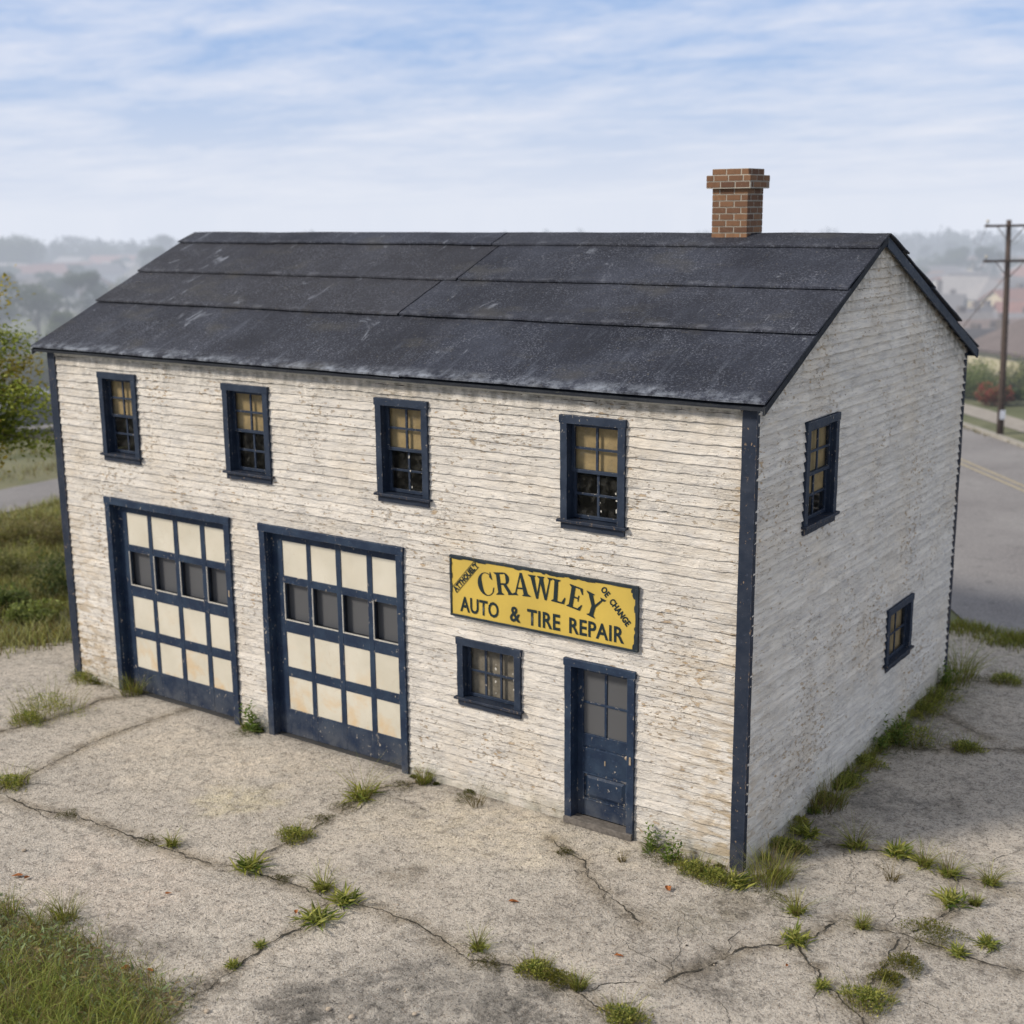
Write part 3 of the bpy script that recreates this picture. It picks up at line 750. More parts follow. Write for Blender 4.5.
# chimney ---------------------------------------------------------------------
ch = MB(); core = MB()
cx0, cx1, cy0, cy1 = -2.28, -1.77, 3.45, 3.93
zb = 6.88; rr = random.Random(3)
levels = []
z = zb
while z < 7.70: levels.append((z, 0.0)); z += 0.083
zz = [7.71, 7.79, 7.872]
levels = [(a, 0.0) for (a, _) in levels][:10]
bh = 0.068
tops = [(l, 0.0) for l, _ in levels]+[(levels[-1][0]+0.083, 0.075), (levels[-1][0]+0.166, 0.08), (levels[-1][0]+0.249, 0.005)]
for li, (z, ex) in enumerate(tops):
    if li == len(tops)-3 or li == len(tops)-2: ex = 0.062
    x0, x1, y0, y1 = cx0-ex, cx1+ex, cy0-ex, cy1+ex
    core.box(x0+0.003, x1-0.003, y0+0.003, y1-0.003, z-0.013, z+bh+0.006)
    for face in range(4):
        a, b = ((x0, x1) if face % 2 == 0 else (y0, y1)); L = b-a; bl = 0.195; u = a-(bl/2 if (li+face) % 2 else 0.0)
        dep = 0.03
        while u < b-0.01:
            p, q = max(u, a), min(u+bl, b); u += bl+0.016
            if q-p < 0.02: continue
            j = rr.uniform(0.0, 0.004); ch.tone = rr.random()
            e0, e1 = 0.0, 0.0
            if face == 0: ch.box(p, q, y0-j, y0+dep, z, z+bh)
            elif face == 2: ch.box(p, q, y1-dep, y1+j, z, z+bh)
            elif face == 1: ch.box(x1-dep, x1+j-0.001, max(p, y0+dep+.002), min(q, y1-dep-.002), z+0.001, z+bh-0.001) if min(q, y1-dep-.002) > max(p, y0+dep+.002) else None
            else: ch.box(x0-j+0.001, x0+dep, max(p, y0+dep+.002), min(q, y1-dep-.002), z+0.001, z+bh-0.001) if min(q, y1-dep-.002) > max(p, y0+dep+.002) else None
CH = MB(); ztop = tops[-1][0]+bh
chim = core.build('chimney', MT['mortar'], shop)
ch.build('brickwork', MT['brick'], chim, bevel=0.004)
cap = MB(); cap.box(cx0+0.02, cx1-0.02, cy0+0.02, cy1-0.02, ztop-0.02, ztop+0.006); cap.build('chimney_top', MT['mortar'], chim)

# sign ------------------------------------------------------------------------
SX0, SX1, SZ0, SZ1 = -4.105, -1.365, 2.40, 3.20
sign = empty('shop_sign', (SX0, -0.03, SZ0))
tag(sign, 'yellow enamel CRAWLEY sign with dark edge above the small window and door', 'sign')
sw, shh = SX1-SX0, SZ1-SZ0
s = MB()
# slightly buckled board
n = 24
for i in range(n):
    for j in range(6):
        def P(a, b):
            x = 0.012+(sw-0.024)*a/n; z = 0.012+(shh-0.024)*b/6
            return (x, -0.024-0.003*mnoise.noise(Vector((x*1.5, z*2, 1))), z)
        s.quad(P(i, j), P(i+1, j), P(i+1, j+1), P(i, j+1))
s.build('sign_board', MT['sign'], sign)
s = MB(); t = 0.028
s.box(0, sw, -0.036, 0, 0, t, 20, 0.0025); s.box(0, sw, -0.036, 0, shh-t-0.006, shh, 20, 0.003)
s.box(0, t, -0.035, 0, t, shh-t-0.006, 10, 0.0025); s.box(sw-t-0.01, sw, -0.035, 0, t, shh-t-0.006, 10, 0.003); s.box(t, sw-t, -0.012, 0.0, t, shh-t)
s.build('sign_frame', MT['sign_d'], sign, bevel=0.003)
# rust bites at the edges
rr = random.Random(9); lay = 0
def bite(x, z, a, b):
    global lay
    lay += 1
    rb = MB(); rb.poly([(x+a*rr.uniform(.6, 1.1)*math.cos(k*math.pi/4), -0.0295-lay*0.00012, z+b*rr.uniform(.5, 1.1)*math.sin(k*math.pi/4)) for k in range(8)]); rb.build('rust_patch', MT['sign_d'], sign)
for _ in range(16): bite(rr.uniform(0.05, sw-0.1), shh-0.036-rr.uniform(0, .006), rr.uniform(.03, .11), rr.uniform(.006, .018))
for _ in range(8): bite(sw-0.04, rr.uniform(0.05, shh-0.08), rr.uniform(.008, .018), rr.uniform(.02, .06))
bite(sw-0.055, shh-0.06, .05, .05); bite(sw-0.05, shh-0.12, .025, .07); bite(sw-0.05, 0.05, .03, .05)
for _ in range(5): bite(0.03, rr.uniform(0.1, shh-0.05), .010, rr.uniform(.02, .05))

# hand-cut serif capitals: strokes given in a unit box
def stroke_poly(p, q, w0, w1=None, horiz=True):
    w1 = w1 or w0
    return [(p[0]-w0/2, p[1]), (p[0]+w0/2, p[1]), (q[0]+w1/2, q[1]), (q[0]-w1/2, q[1])]
def rectp(x0, x1, y0, y1): return [(x0, y0), (x1, y0), (x1, y1), (x0, y1)]
def serif(x, y, w, up): # bracketed slab
    h = 0.055; s_ = 1 if up else -1
    return [(x-w/2, y), (x+w/2, y), (x+w/2-0.02, y+s_*h*0.7), (x+w*0.22, y+s_*h*1.9), (x-w*0.22, y+s_*h*1.9), (x-w/2+0.02, y+s_*h*0.7)]
def arc(cx_, cy_, rx, ry, a0, a1, wf, n=18):
    out = []
    for k in range(n):
        t0, t1 = a0+(a1-a0)*k/n, a0+(a1-a0)*(k+1)/n
        q = []
        for (t, sgn) in ((t0, 0), (t0, 1), (t1, 1), (t1, 0)):
            w = wf(t)*sgn; q.append((cx_+(rx-w)*math.cos(t), cy_+(ry-w*0.55)*math.sin(t)))
        out.append(q)
    return out
TH = 0.20
G = {}
G['C'] = (0.82, arc(0.46, 0.5, 0.44, 0.52, R(48), R(318), lambda t: 0.06+0.17*max(0, -math.cos(t))**1.2)+[[(0.68, 0.80), (0.78, 0.66), (0.82, 0.66), (0.80, 1.0), (0.75, 1.0), (0.735, 0.92)], [(0.70, 0.13), (0.76, 0.12), (0.84, 0.32), (0.79, 0.32)]])
G['R'] = (0.98, [rectp(0.15, 0.35, 0.04, 0.96), serif(0.25, 0, 0.44, True), serif(0.22, 1, 0.38, False), rectp(0.34, 0.56, 0.92, 1.0), rectp(0.34, 0.56, 0.44, 0.52)]
          + arc(0.54, 0.72, 0.30, 0.28, R(-92), R(92), lambda t: 0.07+0.13*max(0, math.cos(t)))
          + [[(0.46, 0.48), (0.64, 0.48), (0.90, 0.06), (0.70, 0.06)], [(0.68, 0.0), (1.02, 0.0), (1.0, 0.05), (0.88, 0.10), (0.69, 0.08)]])
G['A'] = (0.98, [[(0.12, 0.03), (0.19, 0.03), (0.52, 1.02), (0.44, 1.02)], [(0.60, 0.03), (0.83, 0.03), (0.55, 1.02), (0.42, 1.02)], rectp(0.25, 0.68, 0.29, 0.36), serif(0.15, 0, 0.30, True), serif(0.74, 0, 0.46, True)])
G['W'] = (1.30, [[(0.10, 0.97), (0.33, 0.97), (0.50, -0.02), (0.40, -0.02)], [(0.41, -0.02), (0.50, -0.02), (0.70, 0.97), (0.62, 0.97)], [(0.56, 0.97), (0.78, 0.97), (0.95, -0.02), (0.85, -0.02)], [(0.86, -0.02), (0.95, -0.02), (1.19, 0.97), (1.12, 0.97)], serif(0.20, 1, 0.42, False), serif(0.67, 1, 0.40, False), serif(1.16, 1, 0.30, False)])
G['L'] = (0.80, [rectp(0.15, 0.35, 0.04, 0.96), serif(0.25, 1, 0.44, False), serif(0.22, 0, 0.38, True), rectp(0.34, 0.70, 0.0, 0.07), [(0.58, 0.06), (0.72, 0.0), (0.78, 0.30), (0.73, 0.30)]])
G['E'] = (0.86, [rectp(0.15, 0.35, 0.04, 0.96), serif(0.22, 1, 0.38, False), serif(0.22, 0, 0.38, True), rectp(0.34, 0.72, 0.0, 0.07), [(0.60, 0.06), (0.74, 0.0), (0.82, 0.28), (0.77, 0.28)],
                 rectp(0.34, 0.70, 0.93, 1.0), [(0.58, 0.94), (0.72, 1.0), (0.77, 0.73), (0.72, 0.73)], rectp(0.34, 0.56, 0.47, 0.54), [(0.55, 0.37), (0.60, 0.37), (0.60, 0.64), (0.55, 0.64)]])
G['Y'] = (0.94, [rectp(0.40, 0.60, 0.04, 0.50), serif(0.50, 0, 0.44, True), [(0.08, 0.97), (0.31, 0.97), (0.60, 0.46), (0.40, 0.46)], [(0.48, 0.48), (0.58, 0.44), (0.87, 0.97), (0.79, 0.97)], serif(0.20, 1, 0.42, False), serif(0.83, 1, 0.30, False)])
lt = MB(); lay = 0
def put_letter(chh, cx_, cz_, w, h, rot):
    global lay
    gw, polys = G[chh]
    for p in polys:
        lay += 1
        ar = sum(p[i][0]*p[(i+1) % len(p)][1]-p[(i+1) % len(p)][0]*p[i][1] for i in range(len(p)))
        if ar < 0: p = p[::-1]
        pts = []
        for (u, v) in p:
            a, b = (u-gw/2)/gw*w, (v-0.5)*h
            pts.append((cx_+a*math.cos(rot)-b*math.sin(rot)-SX0, -0.0282-0.00004*lay, cz_+a*math.sin(rot)+b*math.cos(rot)-SZ0))
        lt.poly(pts)
SH = 0.015
for (c, x, z, w, h, r_) in (('C', -3.565, 2.905, 0.245, 0.29, 13), ('R', -3.29, 2.955, 0.275, 0.285, 8), ('A', -3.02, 2.985, 0.28, 0.285, 3), ('W', -2.735, 2.99, 0.36, 0.285, 1), ('L', -2.475, 2.985, 0.215, 0.29, -4), ('E', -2.235, 2.945, 0.235, 0.285, -10), ('Y', -1.99, 2.885, 0.27, 0.285, -17)):
    put_letter(c, x+SH, z-0.012, w, h, R(r_))
lt.build('name_lettering', MT['ink'], sign)
def word(txt, x0, x1, z0, z1, bold, rot=0.0, name='lettering', yy=-0.0300):
    x0 += 0.035; x1 += 0.035
    cu = bpy.data.curves.new('text', 'FONT'); cu.body = txt; cu.offset = bold; cu.resolution_u = 3; cu.space_character = 1.06
    ob = bpy.data.objects.new('text', cu); COL.objects.link(ob)
    dg = bpy.context.evaluated_depsgraph_get(); me = bpy.data.meshes.new_from_object(ob.evaluated_get(dg))
    bpy.data.objects.remove(ob)
    co = np.empty(len(me.vertices)*3, np.float32); me.vertices.foreach_get('co', co); co = co.reshape(-1, 3)
    mn, mxx = co.min(0), co.max(0)
    L, Hh = x1-x0, z1-z0
    u = (co[:, 0]-mn[0])/(mxx[0]-mn[0])*L; v = (co[:, 1]-mn[1])/(mxx[1]-mn[1])*Hh
    out = np.zeros_like(co); cr, sr = math.cos(rot), math.sin(rot)
    out[:, 0] = x0+u*cr-v*sr-SX0; out[:, 2] = z0+u*sr+v*cr-SZ0; out[:, 1] = yy
    me.vertices.foreach_set('co', out.ravel()); me.update()
    me.materials.clear()
    return link_mesh(name, me, MT['ink'], sign)
word('AUTO', -3.985, -3.385, 2.475, 2.68, 0.022); word('&', -3.215, -3.055, 2.475, 2.675, 0.022)
word('TIRE', -2.955, -2.475, 2.475, 2.68, 0.022); word('REPAIR', -2.345, -1.585, 2.475, 2.675, 0.022)
word("ATTHOUEL'Y", -4.045, -3.50, 2.712, 2.79, 0.055, math.atan2(0.40, 0.36), 'corner_lettering')
bars = MB()
a = math.atan2(0.40, 0.36)
for (off, w_) in ((-0.014, 0.008), (0.080, 0.007)):
    x, z = -4.01-SX0-off*math.sin(a), 2.715-SZ0+off*math.cos(a)
    L = 0.53; c_, s_ = math.cos(a), math.sin(a)
    bars.quad((x, -0.0303, z), (x+L*c_, -0.0303, z+L*s_), (x+L*c_-w_*s_, -0.0303, z+L*s_+w_*c_), (x-w_*s_, -0.0303, z+w_*c_))
bars.build('lettering_rule', MT['ink'], sign)
a = math.atan2(-0.42, 0.38)
def along(d): return -1.915+d*math.cos(a), 3.085+d*math.sin(a)
x, z = along(0.0); word('OE', x, x+0.12, z, z+0.09, 0.045, a, 'corner_lettering')
x, z = along(0.175); word('CHANGE', x, x+0.36, z, z+0.09, 0.045, a, 'corner_lettering')

# ------------------------------------------------------------------ ground, lot, roads
NR = 150
rad = np.concatenate([np.linspace(0, 40, 30), np.geomspace(42, 600, 70), np.geomspace(640, 5000, 20)]); na = 180
V = [(0, 0, -0.035)]; 
th = np.linspace(0, 2*math.pi, na, endpoint=False)
X = rad[1:, None]*np.cos(th)[None]; Y = rad[1:, None]*np.sin(th)[None]
Z = hgt(X, Y)-0.035
V = np.stack([X, Y, Z], -1).reshape(-1, 3); nr = len(rad)-1
V = np.vstack([V, [[0, 0, -0.035]]])
i, j = np.meshgrid(np.arange(nr-1), np.arange(na), indexing='ij'); jn = (j+1) % na
F = np.stack([i*na+j, (i+1)*na+j, (i+1)*na+jn, i*na+jn], -1).reshape(-1, 4)
jj = np.arange(na); F2 = np.stack([np.full(na, len(V)-1), jj, (jj+1) % na, np.full(na, len(V)-1)], -1)
me = np_mesh('ground', V, F)
g = link_mesh('ground', me, MT['ground']); tag(g, kind='structure')
core_me = MB(); 
pts0 = [(float(rad[1]*math.cos(t)), float(rad[1]*math.sin(t)), -0.035) for t in th]
# the innermost disc is under the lot; fold it into the same mesh
bm = bmesh.new(); bm.from_mesh(me); bm.verts.ensure_lookup_table(); bm.faces.new([bm.verts[k] for k in range(na)]); bm.to_mesh(me); bm.free()

CR = {  # crack lines, traced as image points on the ground
 'A': [(-14, 790), (7, 799), (37, 809), (75, 816), (112, 829), (150, 842), (187, 856), (214, 865), (240, 867), (259, 874), (300, 886), (330, 899), (375, 908), (398, 918), (418, 924), (445, 943), (469, 961), (496, 963), (523, 968), (550, 980), (574, 990), (598, 1006), (640, 1030)],
 'B': [(240, 867), (262, 856), (285, 842), (315, 827), (337, 812), (360, 797), (379, 790), (405, 786), (430, 780)],
 'C': [(330, 899), (300, 929), (270, 942), (244, 959), (225, 974), (210, 989), (187, 1000), (172, 1015), (160, 1030)],
 'D': [(-14, 797), (11, 786), (37, 771), (67, 756), (82, 747), (109, 736), (150, 721), (180, 711), (215, 703)],
 'E': [(-10, 734), (20, 727), (45, 720), (75, 712), (100, 700), (142, 694)],
 'F': [(551, 838), (566, 853), (582, 861), (586, 877), (598, 888), (621, 908), (640, 925)],
 'H': [(660, 985), (676, 974), (703, 968), (724, 956), (747, 948), (783, 944), (814, 936), (841, 919), (880, 929), (904, 934), (950, 952), (978, 962), (1035, 975)],
 'I': [(798, 940), (802, 956), (818, 970), (818, 980), (841, 999), (861, 1018), (870, 1035)],
 'J': [(775, 862), (814, 847), (841, 845), (880, 850), (919, 862), (958, 874), (982, 882), (1030, 900)],
 'K': [(958, 874), (952, 895), (950, 913), (930, 925), (904, 934), (890, 960), (868, 990), (861, 1018)],
 'L': [(866, 742), (876, 741), (919, 749), (974, 749), (1035, 751)],
 'M': [(925, 708), (943, 714), (970, 730), (997, 741)],
 'N': [(945, 679), (985, 681), (1035, 684)],
}
CRW = {k: [gp(*p) for p in v] for k, v in CR.items()}
segs = np.array([(*a, *b) for v in CRW.values() for a, b in zip(v[:-1], v[1:])])
# lot outline
def lot_mask(X, Y):
    nz = 0.25*np.sin(X*1.3+Y*0.7)+0.15*np.sin(X*3.1-Y*2.3)
    # left edge line through (-14.24,0.1) and (-13.49,1.1), then straight back
    d = (X+14.24)*0.8-(Y-0.1)*0.6
    left = np.where(Y < 1.2, d, X+13.42)
    return (left > -0.2+nz*0.6) & (Y < 10.3+0.3*nz-0.35*np.clip(X, -1, 6)) 
step = 0.07
gx = np.arange(-20, 12, step); gy = np.arange(-15, 11.5, step)
GX, GY = np.meshgrid(gx, gy, indexing='ij')
# distance to cracks
dm = np.full(GX.shape, 9.0)
for (ax, ay, bx_, by) in segs:
    lx0, lx1, ly0, ly1 = min(ax, bx_)-1.2, max(ax, bx_)+1.2, min(ay, by)-1.2, max(ay, by)+1.2
    ix = slice(max(0, int((lx0-gx[0])/step)), int((lx1-gx[0])/step)+1); iy = slice(max(0, int((ly0-gy[0])/step)), int((ly1-gy[0])/step)+1)
    px, py = GX[ix, iy], GY[ix, iy]
    if px.size == 0: continue
    dx, dy = bx_-ax, by-ay; t = np.clip(((px-ax)*dx+(py-ay)*dy)/(dx*dx+dy*dy+1e-9), 0, 1)
    dm[ix, iy] = np.minimum(dm[ix, iy], np.hypot(px-ax-t*dx, py-ay-t*dy))
tint = np.ones(GX.shape+(3,))
def patch(px, py, r, col, soft=0.6, asp=1.0, ang=0.0):
    x, y = gp(px, py); dx, dy = GX-x, GY-y
    u, v = dx*math.cos(ang)+dy*math.sin(ang), -dx*math.sin(ang)+dy*math.cos(ang)
    wv = 0.25*np.sin(GX*5+GY*3)+0.2*np.sin(GX*11-GY*7)+0.15*np.sin(GY*17+GX*4)
    d = np.hypot(u/asp, v)/r+wv*0.5
    k = (1-sstep(1-soft, 1+soft*0.3, d))[..., None]
    tint[:] = tint*(1-k)+tint*np.array(col)*k
dk = np.exp(-(dm/0.14)**2)[..., None]; tint *= 1-dk*np.array([0.26, 0.28, 0.32])
patch(420, 1010, 1.15, (0.66, 0.67, 0.68), asp=1.5, ang=R(35)); patch(300, 1020, 0.6, (0.70, 0.70, 0.70)); patch(540, 1030, .8, (0.75, 0.75, 0.75))
patch(150, 950, 0.30, (0.76, 0.76, 0.76), asp=1.9, ang=R(35)); patch(120, 935, 0.22, (0.78, 0.78, 0.78)); patch(200, 990, 0.25, (.7, .7, .7), asp=2, ang=R(35))
patch(700, 975, 0.5, (0.74, 0.74, 0.74), asp=1.4); patch(690, 920, 0.5, (0.82, 0.82, 0.8)); patch(740, 905, 0.35, (0.72, 0.71, 0.68))
patch(880, 800, 0.55, (0.78, 0.79, 0.80), asp=1.6); patch(950, 805, 0.25, (0.78, 0.78, 0.78)); patch(830, 830, 0.5, (0.8, 0.8, 0.8)); patch(900, 700, 1.2, (0.85, 0.86, 0.86), asp=2, ang=R(90))
patch(400, 875, 0.35, (0.80, 0.79, 0.77)); patch(600, 930, 0.8, (0.86, 0.86, 0.86), asp=1.5)
patch(500, 830, 1.0, (1.10, 1.09, 1.05), asp=2, ang=R(20)); patch(180, 760, 1.2, (1.10, 1.09, 1.07), asp=1.5); patch(240, 800, 0.6, (1.06, 1.05, .96)); patch(300, 760, .9, (1.08, 1.07, 1.05))
patch(120, 880, 0.9, (1.08, 1.06, 1.05), asp=1.6)
# gable-side shade painted into the tint; grime along the front wall foot
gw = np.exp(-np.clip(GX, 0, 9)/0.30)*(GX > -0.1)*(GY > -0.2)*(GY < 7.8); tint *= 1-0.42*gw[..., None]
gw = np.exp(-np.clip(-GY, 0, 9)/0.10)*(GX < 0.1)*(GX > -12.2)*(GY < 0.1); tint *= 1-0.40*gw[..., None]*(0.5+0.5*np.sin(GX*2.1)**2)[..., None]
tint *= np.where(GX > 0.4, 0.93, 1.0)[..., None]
mask = lot_mask(GX, GY)
zz = 0.0-0.010*np.exp(-(dm/0.03)**2)+0.004*np.sin(GX*0.9)*np.cos(GY*1.1)+0.003*np.sin(GX*3.3+GY*2.1)
inside = (GX < 0.0) & (GX > -W) & (GY > 0) & (GY < D)
V = np.stack([GX, GY, zz], -1).reshape(-1, 3); nx, ny = GX.shape
i, j = np.meshgrid(np.arange(nx-1), np.arange(ny-1), indexing='ij')
ok = mask[:-1, :-1] & mask[1:, 1:] & mask[1:, :-1] & mask[:-1, 1:] & ~(inside[:-1, :-1] & inside[1:, 1:])
F = np.stack([i*ny+j, (i+1)*ny+j, (i+1)*ny+j+1, i*ny+j+1], -1)[ok]
used = np.unique(F); remap = np.full(len(V), -1); remap[used] = np.arange(len(used))
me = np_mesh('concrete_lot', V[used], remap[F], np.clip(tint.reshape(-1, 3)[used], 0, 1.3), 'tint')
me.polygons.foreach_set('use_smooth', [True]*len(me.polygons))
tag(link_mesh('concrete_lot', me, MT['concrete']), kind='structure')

# the cracks themselves: ragged dirt-filled gaps
ck = MB(); rr = random.Random(5)
def lotz(x, y): return 0.004*math.sin(x*0.9)*math.cos(y*1.1)+0.003*math.sin(x*3.3+y*2.1)+0.0045
def fbm(p):
    return mnoise.noise(Vector(p))+0.5*mnoise.noise(Vector((p[0]*2.3, p[1]*2.3, p[2]+7)))+0.3*mnoise.noise(Vector((p[0]*5.1, p[1]*5.1, p[2]+17)))
def crack_ribbon(P, wid, seed):
    pts = []
    for (a, b) in zip(P[:-1], P[1:]):
        L = math.hypot(b[0]-a[0], b[1]-a[1]); n = max(2, int(L/0.03))
        for k in range(n): pts.append((a[0]+(b[0]-a[0])*k/n, a[1]+(b[1]-a[1])*k/n))
    pts.append(P[-1]); out = []
    tot = len(pts)
    for k, p in enumerate(pts):
        a = pts[max(0, k-1)]; b = pts[min(tot-1, k+1)]; d = math.hypot(b[0]-a[0], b[1]-a[1])+1e-9
        nx_, ny_ = -(b[1]-a[1])/d, (b[0]-a[0])/d
        o = 0.055*fbm((k*0.05, seed, 0))+0.030*fbm((k*0.23, seed, 5))+rr.uniform(-.006, .006)
        w = wid*(0.35+1.3*abs(fbm((k*0.06, seed, 11))))*(0.5+rr.random()*0.8)
        if fbm((k*0.03, seed, 31)) > 0.15: w *= 0.3
        w *= min(1, k/6+0.15, (tot-1-k)/6+0.15)
        x, y = p[0]+nx_*o, p[1]+ny_*o
        w += 0.0
        out.append(((x-nx_*w, y-ny_*w, lotz(x, y)), (x+nx_*w, y+ny_*w, lotz(x, y))))
    for k in range(tot-1): ck.quad(out[k][0], out[k+1][0], out[k+1][1], out[k][1])
for n_, (k, P) in enumerate(CRW.items()):
    crack_ribbon(P, 0.013 if k in 'ACHIKDE' else 0.010, n_*3.7+1)
for q in range(70):   # fine side cracks
    s_ = segs[rr.randrange(len(segs))]; x, y = s_[0], s_[1]; an = rr.uniform(0, 6.28); P = [(x, y)]
    for _ in range(rr.randint(3, 9)): an += rr.uniform(-.7, .7); x += 0.16*math.cos(an); y += 0.16*math.sin(an); P.append((x, y))
    if all(not (-W < a < 0.05 and -0.05 < b < D) for a, b in P): crack_ribbon(P, 0.004, q*1.3+50)
tag(ck.build('pavement_crack', MT['crack']), kind='structure')

def strip_sheet(name, pts_l, pts_r, mat, z=0.004, kind='structure', sub=6, dz=True):
    mb = MB()
    n = len(pts_l)
    for k in range(n-1):
        for j in range(sub):
            def P(kk, jj):
                a, b = pts_l[kk], pts_r[kk]; t = jj/sub; x, y = a[0]+(b[0]-a[0])*t, a[1]+(b[1]-a[1])*t
                return (x, y, hz(x, y)+z)
            mb.quad(P(k, j), P(k, j+1), P(k+1, j+1), P(k+1, j))
    o = mb.build(name, mat, smooth=True)
    bm = bmesh.new(); bm.from_mesh(o.data); bmesh.ops.remove_doubles(bm, verts=bm.verts, dist=0.001); bmesh.ops.recalc_face_normals(bm, faces=bm.faces); bm.to_mesh(o.data); bm.free()
    return tag(o, kind=kind)
# main road on the right: runs along e1, offset measured along e2
e1 = np.array([0.65, -0.76]); e2 = np.array([0.76, 0.65])
def rd(s_, o_):
    bend = -0.004*max(0, -s_-25)**2
    p = e1*s_+e2*(o_+bend); return (float(p[0]), float(p[1]))
S = list(np.arange(-60, 42, 2.0))
strip_sheet('road', [rd(s_, 6.5+0.3*math.sin(s_*.4)) for s_ in S], [rd(s_, 16.1) for s_ in S], MT['asphalt'], -0.012)
strip_sheet('road_line', [rd(s_, 13.00) for s_ in S], [rd(s_, 13.12) for s_ in S], MT['yellow'], -0.006, sub=1)
strip_sheet('road_line', [rd(s_, 13.30) for s_ in S], [rd(s_, 13.42) for s_ in S], MT['yellow'], -0.006, sub=1)
kb = MB()
for a, b in zip(S[:-1], S[1:]):
    p = [rd(a, 16.1), rd(b, 16.1), rd(b, 16.3), rd(a, 16.3)]
    kb.hexa([(x, y, hz(x, y)-0.05) for x, y in p]+[(x, y, hz(x, y)+0.10) for x, y in p])
tag(kb.build('kerb', MT['kerb']), kind='structure')
strip_sheet('verge', [rd(s_, 16.3) for s_ in S], [rd(s_, 17.2) for s_ in S], MT['ground'], 0.085, sub=2)
strip_sheet('sidewalk', [rd(s_, 17.2) for s_ in S], [rd(s_, 18.5) for s_ in S], MT['walk'], 0.10, sub=2)
# lane beyond the weeds on the left, dusty tracks farther off
def lane(name, P, wdt, mat, z=-0.004):
    P = [Vector((*p, 0)) for p in P]; Q = []
    for a, b in zip(P[:-1], P[1:]):
        n = max(1, int((b-a).length/2.5)); Q += [a+(b-a)*k/n for k in range(n)]
    Q.append(P[-1]); L, Rr_ = [], []
    for k, p in enumerate(Q):
        d = (Q[min(k+1, len(Q)-1)]-Q[max(k-1, 0)]).normalized(); nn = Vector((-d.y, d.x, 0))
        L.append(tuple((p+nn*wdt/2)[:2])); Rr_.append(tuple((p-nn*wdt/2)[:2]))
    strip_sheet(name, L, Rr_, mat, z, sub=3)
lane('lane', [(-27.5, -30), (-26.2, -10), (-25.2, 6), (-25.0, 16), (-26, 34), (-30, 60)], 2.7, MT['asphalt'])
a_ = gp(-60, 445); b_ = gp(70, 425)
lane('track', [(-46, -6), (-37, 10), (-33.5, 18), (-31, 30), (-30, 45)], 3.0, MT['asphalt'])
def far_pt(px, d): return polar(px, d)
lane('track', [far_pt(-160, 112), far_pt(-60, 116), far_pt(20, 122), far_pt(90, 130), far_pt(200, 150)], 5.5, MT['dust'], 0.04)

# ------------------------------------------------------------------ vegetation
def mkblades(n, px, py, h, w, lean, c0, c1, pz=None, tipdry=0.25, r=rng, seg=3):
    """n curved grass blades -> V, F (tri-free quads), colours"""
    a = r.uniform(0, 2*math.pi, n); la = r.uniform(0, 2*math.pi, n) if np.isscalar(lean) else lean[1]
    lm = (lean if np.isscalar(lean) else lean[0])*r.uniform(0.3, 1.2, n)
    hh = h*r.uniform(0.5, 1.15, n); ww = w*r.uniform(0.6, 1.3, n)
    t = r.random((n, 1)); col = np.array(c0)[None]*(1-t)+np.array(c1)[None]*t; col = col*r.uniform(0.7, 1.25, (n, 1))
    dry = r.random(n) < tipdry; col[dry] = np.array((0.26, 0.20, 0.085))*r.uniform(0.7, 1.2, (dry.sum(), 1))
    lv = []; cv = []
    for k in range(seg+1):
        s_ = k/seg; x = px+np.cos(la)*lm*hh*s_**1.8; y = py+np.sin(la)*lm*hh*s_**1.8
        z = hh*(s_-0.25*np.clip(lm, 0, 1.5)*s_**2.2)
        if pz is not None: z = z+pz
        wk = ww*(1-s_)**0.7*0.5+0.0004
        dx, dy = np.cos(a)*wk, np.sin(a)*wk
        lv += [np.stack([x-dx, y-dy, z], 1), np.stack([x+dx, y+dy, z], 1)]
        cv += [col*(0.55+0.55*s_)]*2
    m = 2*(seg+1); V = np.stack(lv, 1).reshape(-1, 3); C_ = np.stack(cv, 1).reshape(-1, 3)
    b = (np.arange(n)*m)[:, None]; F = []
    for k in range(seg): F.append(np.concatenate([b+2*k, b+2*k+1, b+2*k+3, b+2*k+2], 1))
    return V, np.stack(F, 1).reshape(-1, 4), C_
def mkleaves(P, Dn, L, Wd, col, r=rng, fold=0.25):
    """leaf = two quads folded on the midrib. P base (n,3), Dn direction (n,3), L, Wd arrays"""
    n = len(P); Dn = Dn/np.linalg.norm(Dn, axis=1, keepdims=True)
    up = np.tile([0, 0, 1.0], (n, 1))+r.normal(0, 0.35, (n, 3))
    sd = np.cross(Dn, up); sd /= np.linalg.norm(sd, axis=1, keepdims=True)+1e-9
    nm = np.cross(sd, Dn); L = np.asarray(L)[:, None]*np.ones((n, 1)); Wd = np.asarray(Wd)[:, None]*np.ones((n, 1))
    tip = P+Dn*L-nm*L*0.12; mid = P+Dn*L*0.45
    v = np.stack([P, mid+sd*Wd*0.5+nm*Wd*fold, tip, mid-sd*Wd*0.5+nm*Wd*fold, mid], 1).reshape(-1, 3)
    b = (np.arange(n)*5)[:, None]
    F = np.stack([np.concatenate([b, b+4, b+2, b+1], 1), np.concatenate([b, b+3, b+2, b+4], 1)], 1).reshape(-1, 4)
    return v, F, np.repeat(col, 5, axis=0)
def join(parts):
    V, F, C_ = [], [], []; k = 0
    for (v, f, c) in parts: V.append(v); F.append(f+k); C_.append(c); k += len(v)
    return np.vstack(V), np.vstack(F), np.vstack(C_)
GR0, GR1 = (0.13, 0.18, 0.03), (0.48, 0.46, 0.12)
DK0, DK1 = (0.075, 0.13, 0.028), (0.21, 0.27, 0.065)
